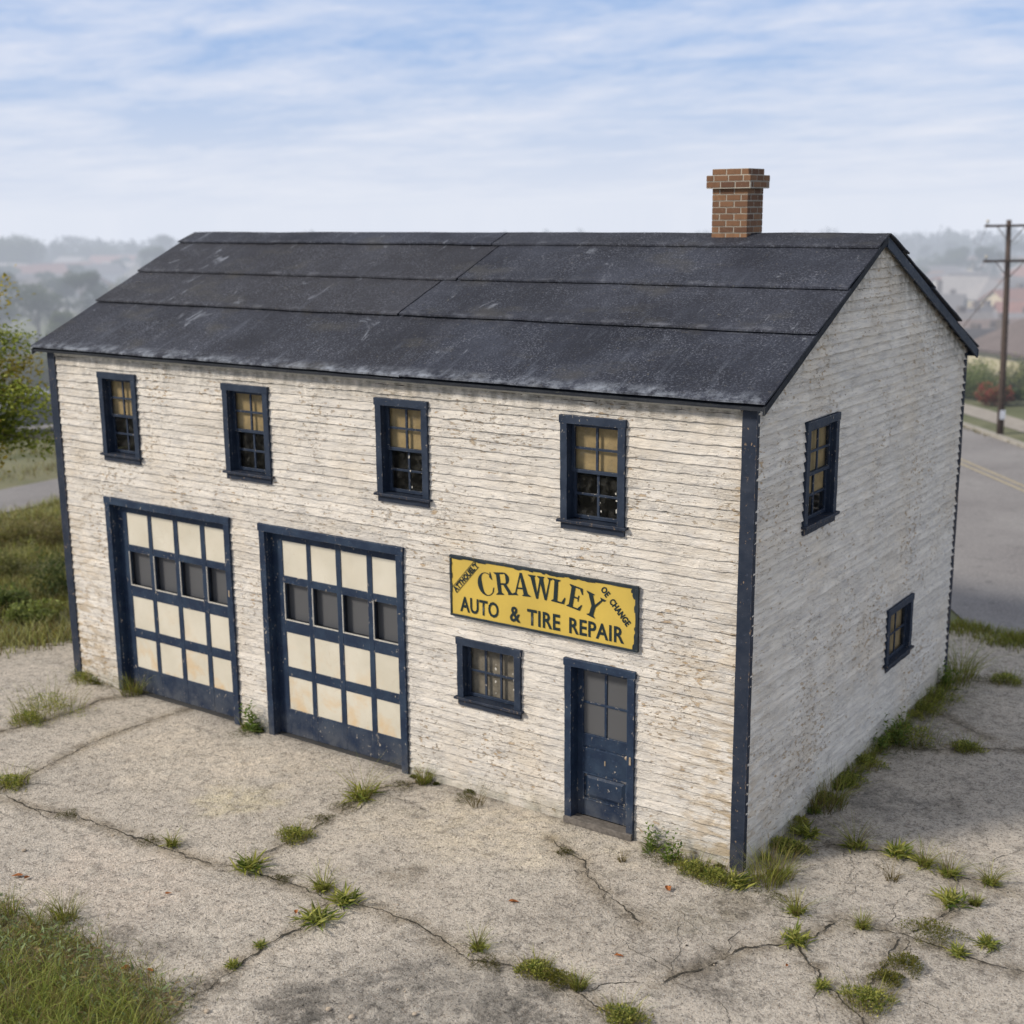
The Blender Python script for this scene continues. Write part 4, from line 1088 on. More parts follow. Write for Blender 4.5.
YL0, YL1 = (0.17, 0.165, 0.03), (0.28, 0.22, 0.055)
def m_tuft(h, n, spread, lean, w=0.006, c0=GR0, c1=GR1, dry=0.2, seed=0):
    r = np.random.default_rng(seed); a = r.uniform(0, 6.28, n); d = spread*np.sqrt(r.random(n))*0.5
    return mkblades(n, d*np.cos(a), d*np.sin(a), h, w, (np.full(n, lean), a+r.normal(0, 0.5, n)), c0, c1, None, dry, r)
def m_rosette(rad_, n, c0=DK0, c1=DK1, seed=0, lift=0.5):
    n = int(n*1.6)
    r = np.random.default_rng(seed); a = r.uniform(0, 6.28, n); el = r.uniform(0.1, lift+0.4, n)
    Dn = np.stack([np.cos(a), np.sin(a), el], 1); P = np.stack([r.normal(0, rad_*.25, n), r.normal(0, rad_*.25, n), r.uniform(0, 0.015, n)], 1)
    t = r.random((n, 1)); col = (np.array(c0)*(1-t)+np.array(c1)*t)*r.uniform(0.7, 1.3, (n, 1))
    return mkleaves(P, Dn, rad_*r.uniform(0.5, 1.1, n), rad_*r.uniform(0.07, 0.16, n), col, r)
def m_stemmed(h, stems, seed=0, c0=DK0, c1=DK1, leafl=0.05, lean=0.35, per=14):
    r = np.random.default_rng(seed); parts = []
    for s_ in range(stems):
        a = r.uniform(0, 6.28); l = r.uniform(0, lean)*h; hh = h*r.uniform(0.55, 1.05)
        bx0, by0 = r.normal(0, h*0.10, 2)
        parts.append(mkblades(2, np.full(2, bx0), np.full(2, by0), hh, 0.007, (np.full(2, l/hh), np.full(2, a)), c0, c1, None, 0, r))
        n = per; t = np.linspace(0.12, 1.0, n); P = np.stack([bx0+np.cos(a)*l*t**1.8, by0+np.sin(a)*l*t**1.8, hh*t*0.95], 1)
        b = np.arange(n)*2.4+r.uniform(0, 6); Dn = np.stack([np.cos(b), np.sin(b), r.uniform(0.1, 0.9, n)], 1)
        q = r.random((n, 1)); col = (np.array(c0)*(1-q)+np.array(c1)*q)*r.uniform(0.75, 1.35, (n, 1))
        parts.append(mkleaves(P, Dn, leafl*(1.25-0.6*t)*r.uniform(.7, 1.2, n), leafl*0.36*r.uniform(.7, 1.2, n), col, r))
    return join(parts)
def m_mound(rad_, h, n, c0, c1, seed=0, leaf=0.02):
    r = np.random.default_rng(seed); a = r.uniform(0, 6.28, n); d = rad_*np.sqrt(r.random(n))
    lob = 0.7+0.3*np.sin(a*3+seed)+0.2*np.sin(a*5+seed*2); d = d*lob
    z = h*(1-(d/rad_/1.2)**2)*r.uniform(0.1, 1.0, n)
    P = np.stack([d*np.cos(a), d*np.sin(a)*0.8, np.clip(z, 0.002, None)], 1)
    Dn = np.stack([np.cos(a)+r.normal(0, .8, n), np.sin(a)+r.normal(0, .8, n), r.uniform(0.1, 1.4, n)], 1)
    q = r.random((n, 1)); col = (np.array(c0)*(1-q)+np.array(c1)*q)*r.uniform(0.6, 1.35, (n, 1))
    return mkleaves(P, Dn, leaf*r.uniform(.6, 1.6, n), leaf*0.45*r.uniform(.6, 1.4, n), col, r)

def plant(name, geo, x, y, label, cat, group=None, z=0.0, rz=0.0, sc_=1.0):
    me = np_mesh(name, *geo) if isinstance(geo, tuple) else geo
    if not me.materials: me.materials.append(MT['leaf'])
    o = bpy.data.objects.new(name, me); COL.objects.link(o); o.location = (x, y, z); o.rotation_euler = (0, 0, rz); o.scale = (sc_,)*3
    return tag(o, label, cat, group)

sd = 100
def W_(px, py, kind, size, label, extra=None):
    """size: rough height or radius in metres"""
    global sd
    sd += 1; x, y = gp(px, py); size *= 1.3 if kind in ('grass', 'spiky', 'leafy') else 1.45 if kind != 'moss' else 1.7
    if kind == 'grass': g_ = join([m_tuft(size, 150, size*0.8, 0.9, 0.0065, GR0, GR1, 0.3, sd), m_mound(size*.5, size*.15, 160, (0.2, 0.15, 0.07), DK1, sd, .03)]); nm, ct = 'grass_tuft', 'grass tuft'
    elif kind == 'spiky': g_ = join([m_tuft(size, 85, size*0.45, 1.2, 0.0075, GR0, GR1, 0.28, sd), m_mound(size*.45, size*.12, 120, (0.22, 0.16, 0.07), DK1, sd, .025), m_rosette(size*0.55, 26, GR0, GR1, sd)]); nm, ct = 'grass_tuft', 'grass tuft'
    elif kind == 'dry': g_ = m_tuft(size, 46, size*0.5, 1.1, 0.006, (0.16, 0.13, 0.05), (0.25, 0.19, 0.08), 0.6, sd); nm, ct = 'dry_grass_tuft', 'grass tuft'
    elif kind == 'leafy': g_ = join([m_stemmed(size, 6, sd, leafl=size*0.24, per=12, lean=.5), m_rosette(size*0.5, 14, seed=sd), m_tuft(size*.6, 24, size*.6, .8, .008, GR0, GR1, .2, sd)]); nm, ct = 'leafy_weed', 'weed'
    elif kind == 'rosette': g_ = join([m_rosette(size, 60, DK0, GR1, sd, 0.7), m_tuft(size*1.1, 14, size*0.4, 0.9, 0.006, GR0, GR1, .2, sd)]); nm, ct = 'weed_rosette', 'weed'
    elif kind == 'mound': g_ = join([m_mound(size, size*0.45, 800, DK0, GR1, sd, 0.03), m_mound(size*1.2, size*0.12, 260, (0.2, 0.14, 0.06), GR1, sd+5, .03), m_tuft(size*0.85, 130, size*1.7, 0.9, 0.006, GR0, GR1, .35, sd)]); nm, ct = 'weed_mound', 'weed'
    elif kind == 'ymound': g_ = join([m_mound(size, size*0.5, 1200, (0.20, 0.17, 0.03), (0.10, 0.125, 0.025), sd, 0.022), m_tuft(size*0.5, 26, size*1.2, 0.7, 0.005, YL0, YL1, .3, sd)]); nm, ct = 'weed_mound', 'weed'
    elif kind == 'moss': g_ = m_mound(size, size*0.16, 520, (0.10, 0.075, 0.03), (0.11, 0.12, 0.035), sd, 0.016); nm, ct = 'moss_patch', 'moss'
    return plant(nm, g_, x, y, label, ct, z=0.004)
WEEDS = [
 (50, 712, 'mound', 0.42, 'bushy green weed mound on the concrete left of the first garage door'),
 (28, 722, 'mound', 0.22, 'small weed mound at the left foot of the bushy green mound'),
 (10, 786, 'mound', 0.20, 'dark weed mound cut by the left frame edge on the crack'),
 (88, 680, 'mound', 0.22, 'low green weed at the left front corner of the building'),
 (106, 686, 'moss', 0.20, 'low moss strip between the left corner and the first garage door'),
 (133, 694, 'grass', 0.34, 'thin grass tuft at the left jamb of the first garage door'),
 (252, 731, 'leafy', 0.38, 'upright leafy weed on the pier between the two garage doors'),
 (244, 735, 'moss', 0.18, 'flat moss at the foot of the pier weed between garage doors'),
 (362, 799, 'spiky', 0.42, 'tall spiky grass tuft in front of the second garage door'),
 (345, 808, 'moss', 0.16, 'brown moss below the tall spiky tuft near the garage door'),
 (322, 820, 'moss', 0.12, 'small brown moss spot on the crack right of the green mound'),
 (295, 838, 'mound', 0.17, 'rounded pale green mound on the crack before the garage doors'),
 (172, 846, 'spiky', 0.16, 'short spiky tuft on the long crack at left'),
 (150, 843, 'moss', 0.13, 'brownish moss spot on the long crack at left'),
 (68, 816, 'moss', 0.12, 'thin moss line on the long crack near the left edge'),
 (250, 869, 'rosette', 0.17, 'dark leaf rosette where two cracks meet'),
 (282, 880, 'moss', 0.10, 'tiny moss spot between rosette and spiky tuft on the crack'),
 (323, 890, 'spiky', 0.24, 'spiky green tuft at the middle crack junction'),
 (345, 903, 'rosette', 0.16, 'leaf rosette just right of the middle crack junction'),
 (317, 922, 'rosette', 0.17, 'dark leafy rosette below the middle crack junction'),
 (260, 947, 'rosette', 0.06, 'tiny green sprout halfway along the lower left crack'),
 (233, 967, 'rosette', 0.07, 'tiny green sprout low on the lower left crack'),
 (424, 783, 'grass', 0.20, 'small grass tuft at the right foot of the second garage door'),
 (403, 787, 'moss', 0.16, 'flat green moss beside the right foot of the second garage door'),
 (476, 806, 'dry', 0.24, 'dry straw tuft at the wall below the small window'),
 (466, 800, 'moss', 0.12, 'brown moss at the wall base below the small window'),
 (478, 950, 'spiky', 0.20, 'loose green tuft on the crack in the foreground centre'),
 (487, 966, 'moss', 0.13, 'brown moss just under the loose green foreground tuft'),
 (535, 972, 'mound', 0.14, 'green mound at the left end of the foreground centre strip'),
 (557, 982, 'ymound', 0.14, 'yellow weed mound in the middle of the foreground centre strip'),
 (578, 988, 'grass', 0.15, 'grassy right end of the foreground centre strip'),
 (625, 1020, 'mound', 0.16, 'green clump cut by the bottom frame edge'),
 (566, 853, 'moss', 0.09, 'brown moss patch in front of the navy entrance door'),
 (622, 862, 'dry', 0.10, 'small brown dry tuft in front of the door threshold'),
 (650, 852, 'leafy', 0.26, 'upright leafy weed just right of the entrance door'),
 (672, 862, 'leafy', 0.28, 'bushier leafy weed at the wall between door and corner'),
 (660, 862, 'moss', 0.14, 'brown moss below the two leafy weeds by the door'),
 (694, 872, 'mound', 0.17, 'low green mound at the wall halfway from door to corner'),
 (716, 880, 'mound', 0.17, 'low green mound just left of the near corner board'),
 (738, 886, 'rosette', 0.16, 'green rosette at the foot of the near corner board'),
 (766, 884, 'grass', 0.36, 'large bright grass tuft at the near corner of the building'),
 (780, 878, 'grass', 0.28, 'yellow green tuft right behind the large corner tuft'),
 (796, 914, 'spiky', 0.22, 'wide spiky tuft below the near building corner'),
 (776, 900, 'moss', 0.15, 'green moss between the corner tuft and the spiky tuft'),
 (795, 942, 'rosette', 0.14, 'small weed rosette on the crack below the near corner'),
 (792, 850, 'mound', 0.16, 'low weed at the gable wall nearest the corner'),
 (808, 836, 'rosette', 0.15, 'dark rosette second along the gable wall base'),
 (822, 812, 'dry', 0.38, 'tall straw yellow tuft against the gable wall'),
 (832, 806, 'grass', 0.38, 'tall green tuft beside the straw tuft at the gable wall'),
 (846, 783, 'mound', 0.20, 'low green weed behind the tall tufts at the gable wall'),
 (862, 766, 'mound', 0.22, 'low green weed below the square gable window, near side'),
 (880, 752, 'leafy', 0.34, 'leafy weed clump at the gable wall below the square window'),
 (897, 744, 'leafy', 0.40, 'largest leafy weed clump on the gable wall base'),
 (912, 740, 'mound', 0.32, 'spreading weed mound right of the largest gable clump'),
 (900, 752, 'moss', 0.20, 'brownish moss in front of the largest gable clump'),
 (922, 712, 'mound', 0.25, 'weed mound at the gable wall before the far corner'),
 (935, 700, 'mound', 0.28, 'green mound next to the far corner bush at the wall'),
 (950, 685, 'grass', 0.58, 'tall feathery grass at the far corner of the gable wall'),
 (960, 676, 'grass', 0.55, 'yellow green grass clump beyond the far gable corner'),
 (944, 690, 'leafy', 0.40, 'leafy weed under the tall grass at the far gable corner'),
 (856, 848, 'spiky', 0.26, 'lone spiky weed on the concrete right of the near corner'),
 (897, 856, 'rosette', 0.16, 'left rosette of the weed row on the right crack'),
 (925, 866, 'spiky', 0.24, 'big spiky weed in the right crack row, second from left'),
 (948, 876, 'spiky', 0.24, 'spiky weed at the corner of the right crack junction'),
 (990, 884, 'spiky', 0.22, 'rightmost spiky weed on the right crack'),
 (892, 881, 'dry', 0.18, 'straw coloured tuft in the middle of the right slab'),
 (952, 903, 'rosette', 0.15, 'broad green weed below the right crack junction'),
 (975, 905, 'grass', 0.10, 'short tuft right of the broad green weed'),
 (932, 938, 'ymound', 0.24, 'large yellow green weed mound in the right foreground'),
 (958, 955, 'rosette', 0.10, 'small green rosette right below the large yellow mound'),
 (988, 946, 'rosette', 0.11, 'single sprout at the right frame side of the foreground'),
 (862, 928, 'spiky', 0.15, 'small tuft on the crack left of the large yellow mound'),
 (905, 968, 'ymound', 0.17, 'yellow weed mound below the large yellow mound'),
 (888, 982, 'ymound', 0.13, 'lower small yellow mound on the descending crack'),
 (868, 1003, 'mound', 0.19, 'green weed mound at the bottom right crack'),
 (822, 988, 'rosette', 0.08, 'tiny weed on the short crack at lower right'),
 (966, 750, 'mound', 0.17, 'small green clump on the upper right crack'),
 (925, 748, 'moss', 0.14, 'flat moss on the upper right crack near the wall'),
 (1006, 682, 'mound', 0.20, 'small weed clump on the top right crack'),
 (980, 680, 'moss', 0.18, 'moss on the top right crack beside the far corner'),
 (65, 920, 'grass', 0.24, 'lone wiry grass sprig right above the foreground turf'),
]
for w in WEEDS: W_(*w)

random.seed(91)
for k in range(20):      # low growth all along the foot of the gable wall
    y = 0.35+6.9*(k+random.uniform(.1, .9))/20; sd += 1; s0 = random.uniform(0.09, 0.2)
    g_ = m_mound(s0, s0*0.6, 420, GR0 if k % 3 else YL0, GR1, sd, 0.03) if k % 2 else join([m_tuft(s0*1.6, 50, s0, 0.8, 0.008, GR0, GR1, 0.3, sd), m_rosette(s0, 20, seed=sd)])
    plant('weed_mound' if k % 2 else 'grass_tuft', g_, 0.07+random.uniform(0, .08), y, 'low green growth in the joint along the foot of the gable wall', 'weed', 'low weeds along the gable wall foot')
for k in range(12):
    x = random.choice([random.uniform(-1.3, -0.1), random.uniform(-11.8, -10.9), random.uniform(-4.8, -2.5), random.uniform(-8.05, -7.6)]); sd += 1; s0 = random.uniform(0.04, 0.10)
    plant('moss_patch', m_mound(s0, s0*0.5, 300, (0.10, 0.085, 0.03), (0.13, 0.16, 0.04), sd, 0.02), x, -0.06-random.uniform(0, .05), 'tiny moss cushion in the joint below the front wall', 'moss', 'moss cushions under the front wall')

# foreground turf bottom left (nobody could count it)
def region_blades(name, n, sampler, h, w, c0, c1, dry, lean=0.6, extra=None):
    xs_, ys_ = sampler(n)
    z_ = hgt(xs_, ys_)-0.01
    g_ = mkblades(len(xs_), xs_, ys_, h, w, lean, c0, c1, z_, dry)
    parts = [g_]+(extra or [])
    V_, F_, C_ = join(parts)
    me_ = np_mesh(name, V_, F_, C_); o = link_mesh(name, me_, MT['leaf']); return tag(o, kind='stuff')
def poly_sampler(poly, soft=0.12, clump=None):
    P_ = np.array(poly)
    def inside(x, y):
        c = np.zeros(len(x), bool); j_ = len(P_)-1
        for i_ in range(len(P_)):
            xi, yi = P_[i_]; xj, yj = P_[j_]
            c ^= ((yi > y) != (yj > y)) & (x < (xj-xi)*(y-yi)/(yj-yi+1e-12)+xi); j_ = i_
        return c
    def s_(n):
        mn, mx_ = P_.min(0), P_.max(0); X_, Y_ = [], []; k = 0
        while k < n:
            x = rng.uniform(mn[0], mx_[0], n); y = rng.uniform(mn[1], mx_[1], n)
            ok_ = inside(x, y)
            if clump is not None:
                cl = 0.5+0.25*np.sin(x*clump+1)*np.cos(y*clump*1.3)+0.25*np.sin(x*clump*2.7-y*clump*2.1)
                ok_ &= rng.random(n) < cl**2*1.3+0.05
            X_.append(x[ok_]+rng.normal(0, soft, ok_.sum())); Y_.append(y[ok_]+rng.normal(0, soft, ok_.sum())); k += ok_.sum()
        return np.concatenate(X_)[:n], np.concatenate(Y_)[:n]
    return s_
turf = [gp(-60, 895), gp(0, 905), gp(30, 925), gp(75, 940), (gp(110, 965)), gp(150, 985), gp(185, 1000), gp(150, 1035), gp(120, 1100), gp(-60, 1100)]
xs_, ys_ = poly_sampler(turf, 0.10, 3.7)(2400)
Pb = np.stack([xs_, ys_, rng.uniform(0.005, 0.10, 2400)], 1); ab = rng.uniform(0, 6.28, 2400)
broad = mkleaves(Pb, np.stack([np.cos(ab), np.sin(ab), rng.uniform(.2, 1.2, 2400)], 1), rng.uniform(.04, .11, 2400), rng.uniform(.015, .035, 2400), np.array((0.25, 0.31, 0.16))*rng.uniform(.5, 1.4, (2400, 1)))
xs_, ys_ = poly_sampler(turf, 0.10, 3.0)(1400)
Pd = np.stack([xs_, ys_, rng.uniform(0.003, 0.09, 1400)], 1); ab = rng.uniform(0, 6.28, 1400)
deadb = mkleaves(Pd, np.stack([np.cos(ab), np.sin(ab), rng.uniform(-.1, .4, 1400)], 1), rng.uniform(.03, .10, 1400), rng.uniform(.012, .03, 1400), np.array((0.32, 0.23, 0.13))*rng.uniform(.4, 1.5, (1400, 1)))
region_blades('turf', 9000, poly_sampler(turf, 0.12, 4.5), 0.17, 0.008, (0.16, 0.22, 0.045), (0.48, 0.48, 0.15), 0.38, 1.2, [broad, deadb])
low = [gp(-60, 960), gp(0, 965), gp(60, 985), gp(120, 1005), gp(150, 1030), gp(120, 1100), gp(-60, 1100)]
region_blades('turf', 4200, poly_sampler(low, 0.12, 5.0), 0.36, 0.0095, (0.17, 0.24, 0.05), (0.50, 0.52, 0.15), 0.3, 0.9)
region_blades('turf', 1500, poly_sampler([turf[1], turf[2], turf[3], turf[4], turf[5], turf[6], gp(150, 1000), gp(60, 960), gp(0, 930)], 0.22, 6.0), 0.13, 0.007, (0.16, 0.20, 0.05), (0.44, 0.40, 0.15), 0.45, 1.2)
# dark litter soil under the turf
so = MB(); rr = random.Random(77)
cx_ = sum(p[0] for p in turf)/len(turf); cy_ = sum(p[1] for p in turf)/len(turf)
ring = []
for a, b in zip(turf, turf[1:]+turf[:1]):
    for k in range(8): t_ = k/8; ring.append((a[0]+(b[0]-a[0])*t_+rr.uniform(-.10, .10), a[1]+(b[1]-a[1])*t_+rr.uniform(-.10, .10), 0.0105))
for k in range(len(ring)): so.poly([(cx_, cy_, 0.016), ring[k], ring[(k+1) % len(ring)]])
tag(so.build('soil', mat_simple('litter_soil', (0.24, 0.205, 0.155), 0.6, 30, bump=0.9)), kind='structure')
for (px, py, n, h) in ((10, 915, 45, 0.36), (36, 925, 36, 0.26), (-15, 930, 40, 0.34), (95, 948, 28, 0.16)):
    sd += 1; x, y = gp(px, py)
    plant('grass_tuft', m_tuft(h, n, 0.16, 0.75, 0.0075, GR0, GR1, 0.3, sd), x, y,
          {10: 'tallest grass tuft at the left frame edge above the foreground turf', 36: 'mid-size grass tuft right of the tallest left edge tuft', -15: 'grass tuft half outside the left frame edge in the foreground', 95: 'short tuft at the upper right rim of the foreground turf'}[px], 'grass tuft')

# meadow left of the lot, and its bushes
mead = [(-14.2, -0.4), (-13.4, 1.3), (-13.3, 9.5), (-23.6, 15), (-23.8, -2), (-18, -5)]
region_blades('meadow_grass', 34000, poly_sampler(mead, 0.2, 0.9), 0.30, 0.022, (0.28, 0.31, 0.12), (0.58, 0.54, 0.28), 0.35, 0.6)
mead2 = [(-27, -12), (-27, 24), (-33, 30), (-35, 16), (-38, 4), (-46, -12)]
region_blades('meadow_grass', 14000, poly_sampler(mead2, 0.3, 0.5), 0.22, 0.03, (0.26, 0.27, 0.13), (0.48, 0.44, 0.24), 0.4, 0.6)
gs = [gp(948, 622), gp(1070, 644), gp(1070, 660), gp(1000, 648), gp(948, 636)]
region_blades('verge_grass', 2600, poly_sampler(gs, 0.10, 1.8), 0.18, 0.010, GR0, GR1, 0.25, 0.6)
region_blades('verge_grass', 2500, poly_sampler([rd(-46, 16.35), rd(-22, 16.35), rd(-22, 17.15), rd(-46, 17.15)], 0.04), 0.12, 0.03, (0.11, 0.12, 0.045), (0.20, 0.19, 0.08), 0.4, 0.5)

def m_bush(rad_, h, n, leaf, c0, c1, seed, lobes=7):
    r = np.random.default_rng(seed); P = []; 
    for k in range(lobes):
        a = r.uniform(0, 6.28); d = rad_*0.6*math.sqrt(r.random()); rr_ = rad_*r.uniform(0.3, 0.55); hh = h*r.uniform(0.45, 0.8)
        m = n//lobes; u = r.normal(0, 1, (m, 3)); u /= np.linalg.norm(u, axis=1, keepdims=True); u *= r.uniform(0.55, 1.08, (m, 1))
        c = np.array([d*math.cos(a), d*math.sin(a), hh*0.6])
        P.append(c+u*np.array([rr_, rr_, hh*0.55]))
    P = np.vstack(P); P[:, 2] = np.clip(P[:, 2], 0.02, None)
    Dn = r.normal(0, 1, P.shape); Dn[:, 2] = np.abs(Dn[:, 2])*0.6
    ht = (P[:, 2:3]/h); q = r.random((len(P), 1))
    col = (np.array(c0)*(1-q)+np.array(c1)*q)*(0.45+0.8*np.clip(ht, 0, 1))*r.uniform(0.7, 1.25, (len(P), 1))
    return mkleaves(P, Dn, leaf*r.uniform(.6, 1.4, len(P)), leaf*0.6*r.uniform(.6, 1.4, len(P)), col, r)
def bush(px, py, rad_, h, label, c0=(0.05, 0.08, 0.025), c1=(0.12, 0.14, 0.045), n=1400, leaf=0.07, name='shrub', xy=None):
    global sd
    c0 = tuple(v*1.7+.01 for v in c0); c1 = tuple(v*1.8+.02 for v in c1)
    sd += 1; x, y = xy or gp(px, py)
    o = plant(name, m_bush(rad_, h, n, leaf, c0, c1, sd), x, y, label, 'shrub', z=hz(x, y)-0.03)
    return o
bush(52, 596, 0.95, 1.10, 'dark green shrub against the left building edge above the grass')
bush(20, 575, 0.9, 0.8, 'olive shrub in the weeds between the lot and the lane', (0.08, 0.09, 0.03), (0.17, 0.16, 0.06))
bush(55, 545, 1.0, 1.0, 'brownish shrub beside the lane next to the building edge', (0.09, 0.08, 0.035), (0.16, 0.13, 0.06))
bush(8, 545, 1.0, 0.8, 'olive brown shrub at the left frame edge by the lane', (0.09, 0.085, 0.03), (0.17, 0.14, 0.06))
bush(8, 612, 0.6, 0.6, 'low green shrub at the left frame edge above the concrete', (0.06, 0.09, 0.03), (0.14, 0.17, 0.05))
bush(35, 620, 0.6, 0.45, 'low weedy shrub just beyond the concrete edge at left', (0.07, 0.10, 0.03), (0.16, 0.18, 0.05))
bush(-25, 575, 1.0, 1.0, 'shrub outside the left frame edge by the lane')
bush(20, 405, 1.6, 1.3, 'grey green shrub beyond the lane near the building edge', (0.06, 0.075, 0.035), (0.12, 0.13, 0.06), leaf=.12)
bush(50, 395, 1.8, 1.6, 'dull shrub beyond the dusty bay, touching the building edge', (0.05, 0.065, 0.035), (0.10, 0.11, 0.055), leaf=.12)

# trees -----------------------------------------------------------------------
def m_crown(w, h, base, n, leaf, c0, c1, seed, lobes=9):
    r = np.random.default_rng(seed); P = []; Sh = []
    for k in range(lobes):
        a = r.uniform(0, 6.28); d = w*0.5*0.62*math.sqrt(r.random()); zc = base+(h-base)*r.uniform(0.22, 0.86)
        rr_ = w*0.5*r.uniform(0.34, 0.56)*(1.1-0.5*(zc-base)/(h-base)); m = n//lobes
        u = r.normal(0, 1, (m, 3)); u /= np.linalg.norm(u, axis=1, keepdims=True)
        bump_ = 1+0.22*np.sin(u[:, :1]*7+k)*np.cos(u[:, 1:2]*6+k*2)
        u2 = u*r.uniform(0.6, 1.06, (m, 1))*bump_
        c = np.array([d*math.cos(a), d*math.sin(a), zc]); P.append(c+u2*np.array([rr_, rr_, rr_*0.85]))
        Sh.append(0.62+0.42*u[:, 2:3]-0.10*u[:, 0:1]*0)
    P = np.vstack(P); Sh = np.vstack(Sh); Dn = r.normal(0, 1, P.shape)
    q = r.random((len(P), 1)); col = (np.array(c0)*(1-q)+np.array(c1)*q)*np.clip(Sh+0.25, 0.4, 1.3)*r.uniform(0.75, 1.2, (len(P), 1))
    return mkleaves(P, Dn, leaf*r.uniform(.6, 1.4, len(P)), leaf*0.75*r.uniform(.6, 1.4, len(P)), col, r)
def m_trunk(h, r0, seed, limbs=6, spread=1.2, base=1.2):
    mb = MB(); r = random.Random(seed)
    P = [(0, 0, -0.2)]; x = y = 0
    for k in range(1, 6): x += r.uniform(-.06, .06)*h*0.2; y += r.uniform(-.06, .06)*h*0.2; P.append((x, y, h*0.8*k/5))
    mb.tube(P, [r0*(1.15-0.18*k) for k in range(6)], 8)
    for k in range(limbs):
        a = r.uniform(0, 6.28); z0 = base+(h*0.7-base)*r.random(); l = spread*r.uniform(.5, 1)
        mb.tube([(0, 0, z0), (l*.4*math.cos(a), l*.4*math.sin(a), z0+l*.35), (l*math.cos(a), l*math.sin(a), z0+l*.75)], [r0*.45, r0*.3, r0*.1], 6)
    me_ = bpy.data.meshes.new('trunk'); me_.from_pydata(mb.v, [], mb.f); me_.update(); me_.materials.append(MT['bark']); return me_
TREE = []
pal = [((0.040, 0.060, 0.022), (0.085, 0.105, 0.038)), ((0.055, 0.075, 0.03), (0.12, 0.135, 0.055)), ((0.030, 0.048, 0.022), (0.065, 0.085, 0.035)),
       ((0.085, 0.09, 0.035), (0.16, 0.15, 0.06)), ((0.035, 0.055, 0.030), (0.075, 0.095, 0.048))]
for k in range(5):
    w_, h_ = [(6.5, 6.5), (5.0, 5.5), (5.5, 7.5), (6.0, 4.2), (4.0, 6.5)][k]
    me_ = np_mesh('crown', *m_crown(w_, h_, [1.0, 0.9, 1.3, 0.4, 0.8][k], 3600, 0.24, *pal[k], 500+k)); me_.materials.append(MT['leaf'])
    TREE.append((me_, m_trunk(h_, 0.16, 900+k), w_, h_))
def tree(kind, x, y, s_, label, group=None, name='tree', rz=None):
    me_, tk, w_, h_ = TREE[kind]
    e = empty(name, (x, y, hz(x, y)-0.05), rz if rz is not None else random.uniform(0, 6.28)); e.scale = (s_, s_, s_)
    tag(e, label, 'tree', group)
    for nm, m_ in (('crown', me_), ('trunk', tk)):
        o = bpy.data.objects.new(nm, m_); COL.objects.link(o); o.parent = e
    return e
kn = ['round mid green', 'pale green loose', 'tall dark', 'wide olive', 'slender dark']
# left valley: individually placed
LT = [(45, 150, 0, 1.15, 'large round hazy tree in the middle of the left valley'),
      (8, 155, 2, 1.0, 'dark hazy tree cut by the left frame edge below the town'),
      (92, 162, 2, 0.95, 'dark hazy tree in the left valley next to the roof slope'),
      (110, 175, 4, 1.0, 'slender hazy tree nearest the roof slope in the left valley'),
      (35, 98, 3, 1.05, 'dark spreading bush-like tree in the lower left valley'),
      (62, 104, 0, 0.75, 'round grey green tree in the lower left valley by the roof'),
      (14, 92, 3, 0.8, 'olive spreading tree in the lower left valley near the frame'),
      (85, 120, 3, 0.9, 'pale olive tree tucked behind the roof slope at left'),
      (10, 118, 3, 1.0, 'pale spreading tree above the dusty road at far left'),
      (65, 132, 1, 0.9, 'pale green tree under the large round hazy tree'),
      (-30, 110, 0, 1.0, 'tree outside the left frame edge in the valley'),
      (-55, 150, 2, 1.0, 'tall tree outside the left frame edge in the valley')]
for (px, d, k, s_, lab) in LT:
    x, y = polar(px, d); tree(k, x, y, s_, lab)
# scattered trees of the far slopes
random.seed(21)
grpL = 'hazy trees scattered over the far left slope'; grpR = 'hazy trees scattered between the far right houses'
for k in range(46):
    px = random.uniform(-60, 190); d = random.uniform(170, 430)
    x, y = polar(px, d); kk = random.randrange(5); s_ = random.uniform(0.75, 1.25)*(1+0.25*(d > 330))
    tree(kk, x, y, s_, 'hazy tree on the far left slope among many others', grpL)
x, y = polar(18, 330); tree(0, x, y, 2.0, 'biggest domed tree on the left skyline'); x, y = polar(34, 330); tree(0, x, y, 1.9, 'right half of the domed tree pair on the left skyline')
x, y = polar(72, 400); tree(4, x, y, 1.5, 'narrow tree poking above the left skyline left of centre'); x, y = polar(99, 400); tree(4, x, y, 1.4, 'narrow tree poking above the left skyline near the roof')
x, y = polar(938, 265); tree(0, x, y, 1.25, 'broad tree on the right skyline beside the roof edge'); x, y = polar(948, 275); tree(2, x, y, 1.05, 'tree joined to the broad one on the right skyline')
x, y = polar(972, 255); tree(2, x, y, 1.1, 'round tree on the right skyline left of the utility pole'); x, y = polar(1013, 270); tree(0, x, y, 1.0, 'skyline tree just right of the utility pole')
for k in range(80):
    px = random.uniform(890, 1090); d = random.uniform(78, 400)
    x, y = polar(px, d); tree(random.randrange(5), x, y, random.uniform(0.35, 0.75)*(1+0.5*(d > 250)), 'hazy tree between the far right houses', grpR)
for k, (px, d) in enumerate(((475, 300), (268, 330), (850, 330))):
    x, y = polar(px, d); tree(0, x, y, 1.6, 'distant tree barely topping the roof ridge', 'distant trees behind the roof ridge')

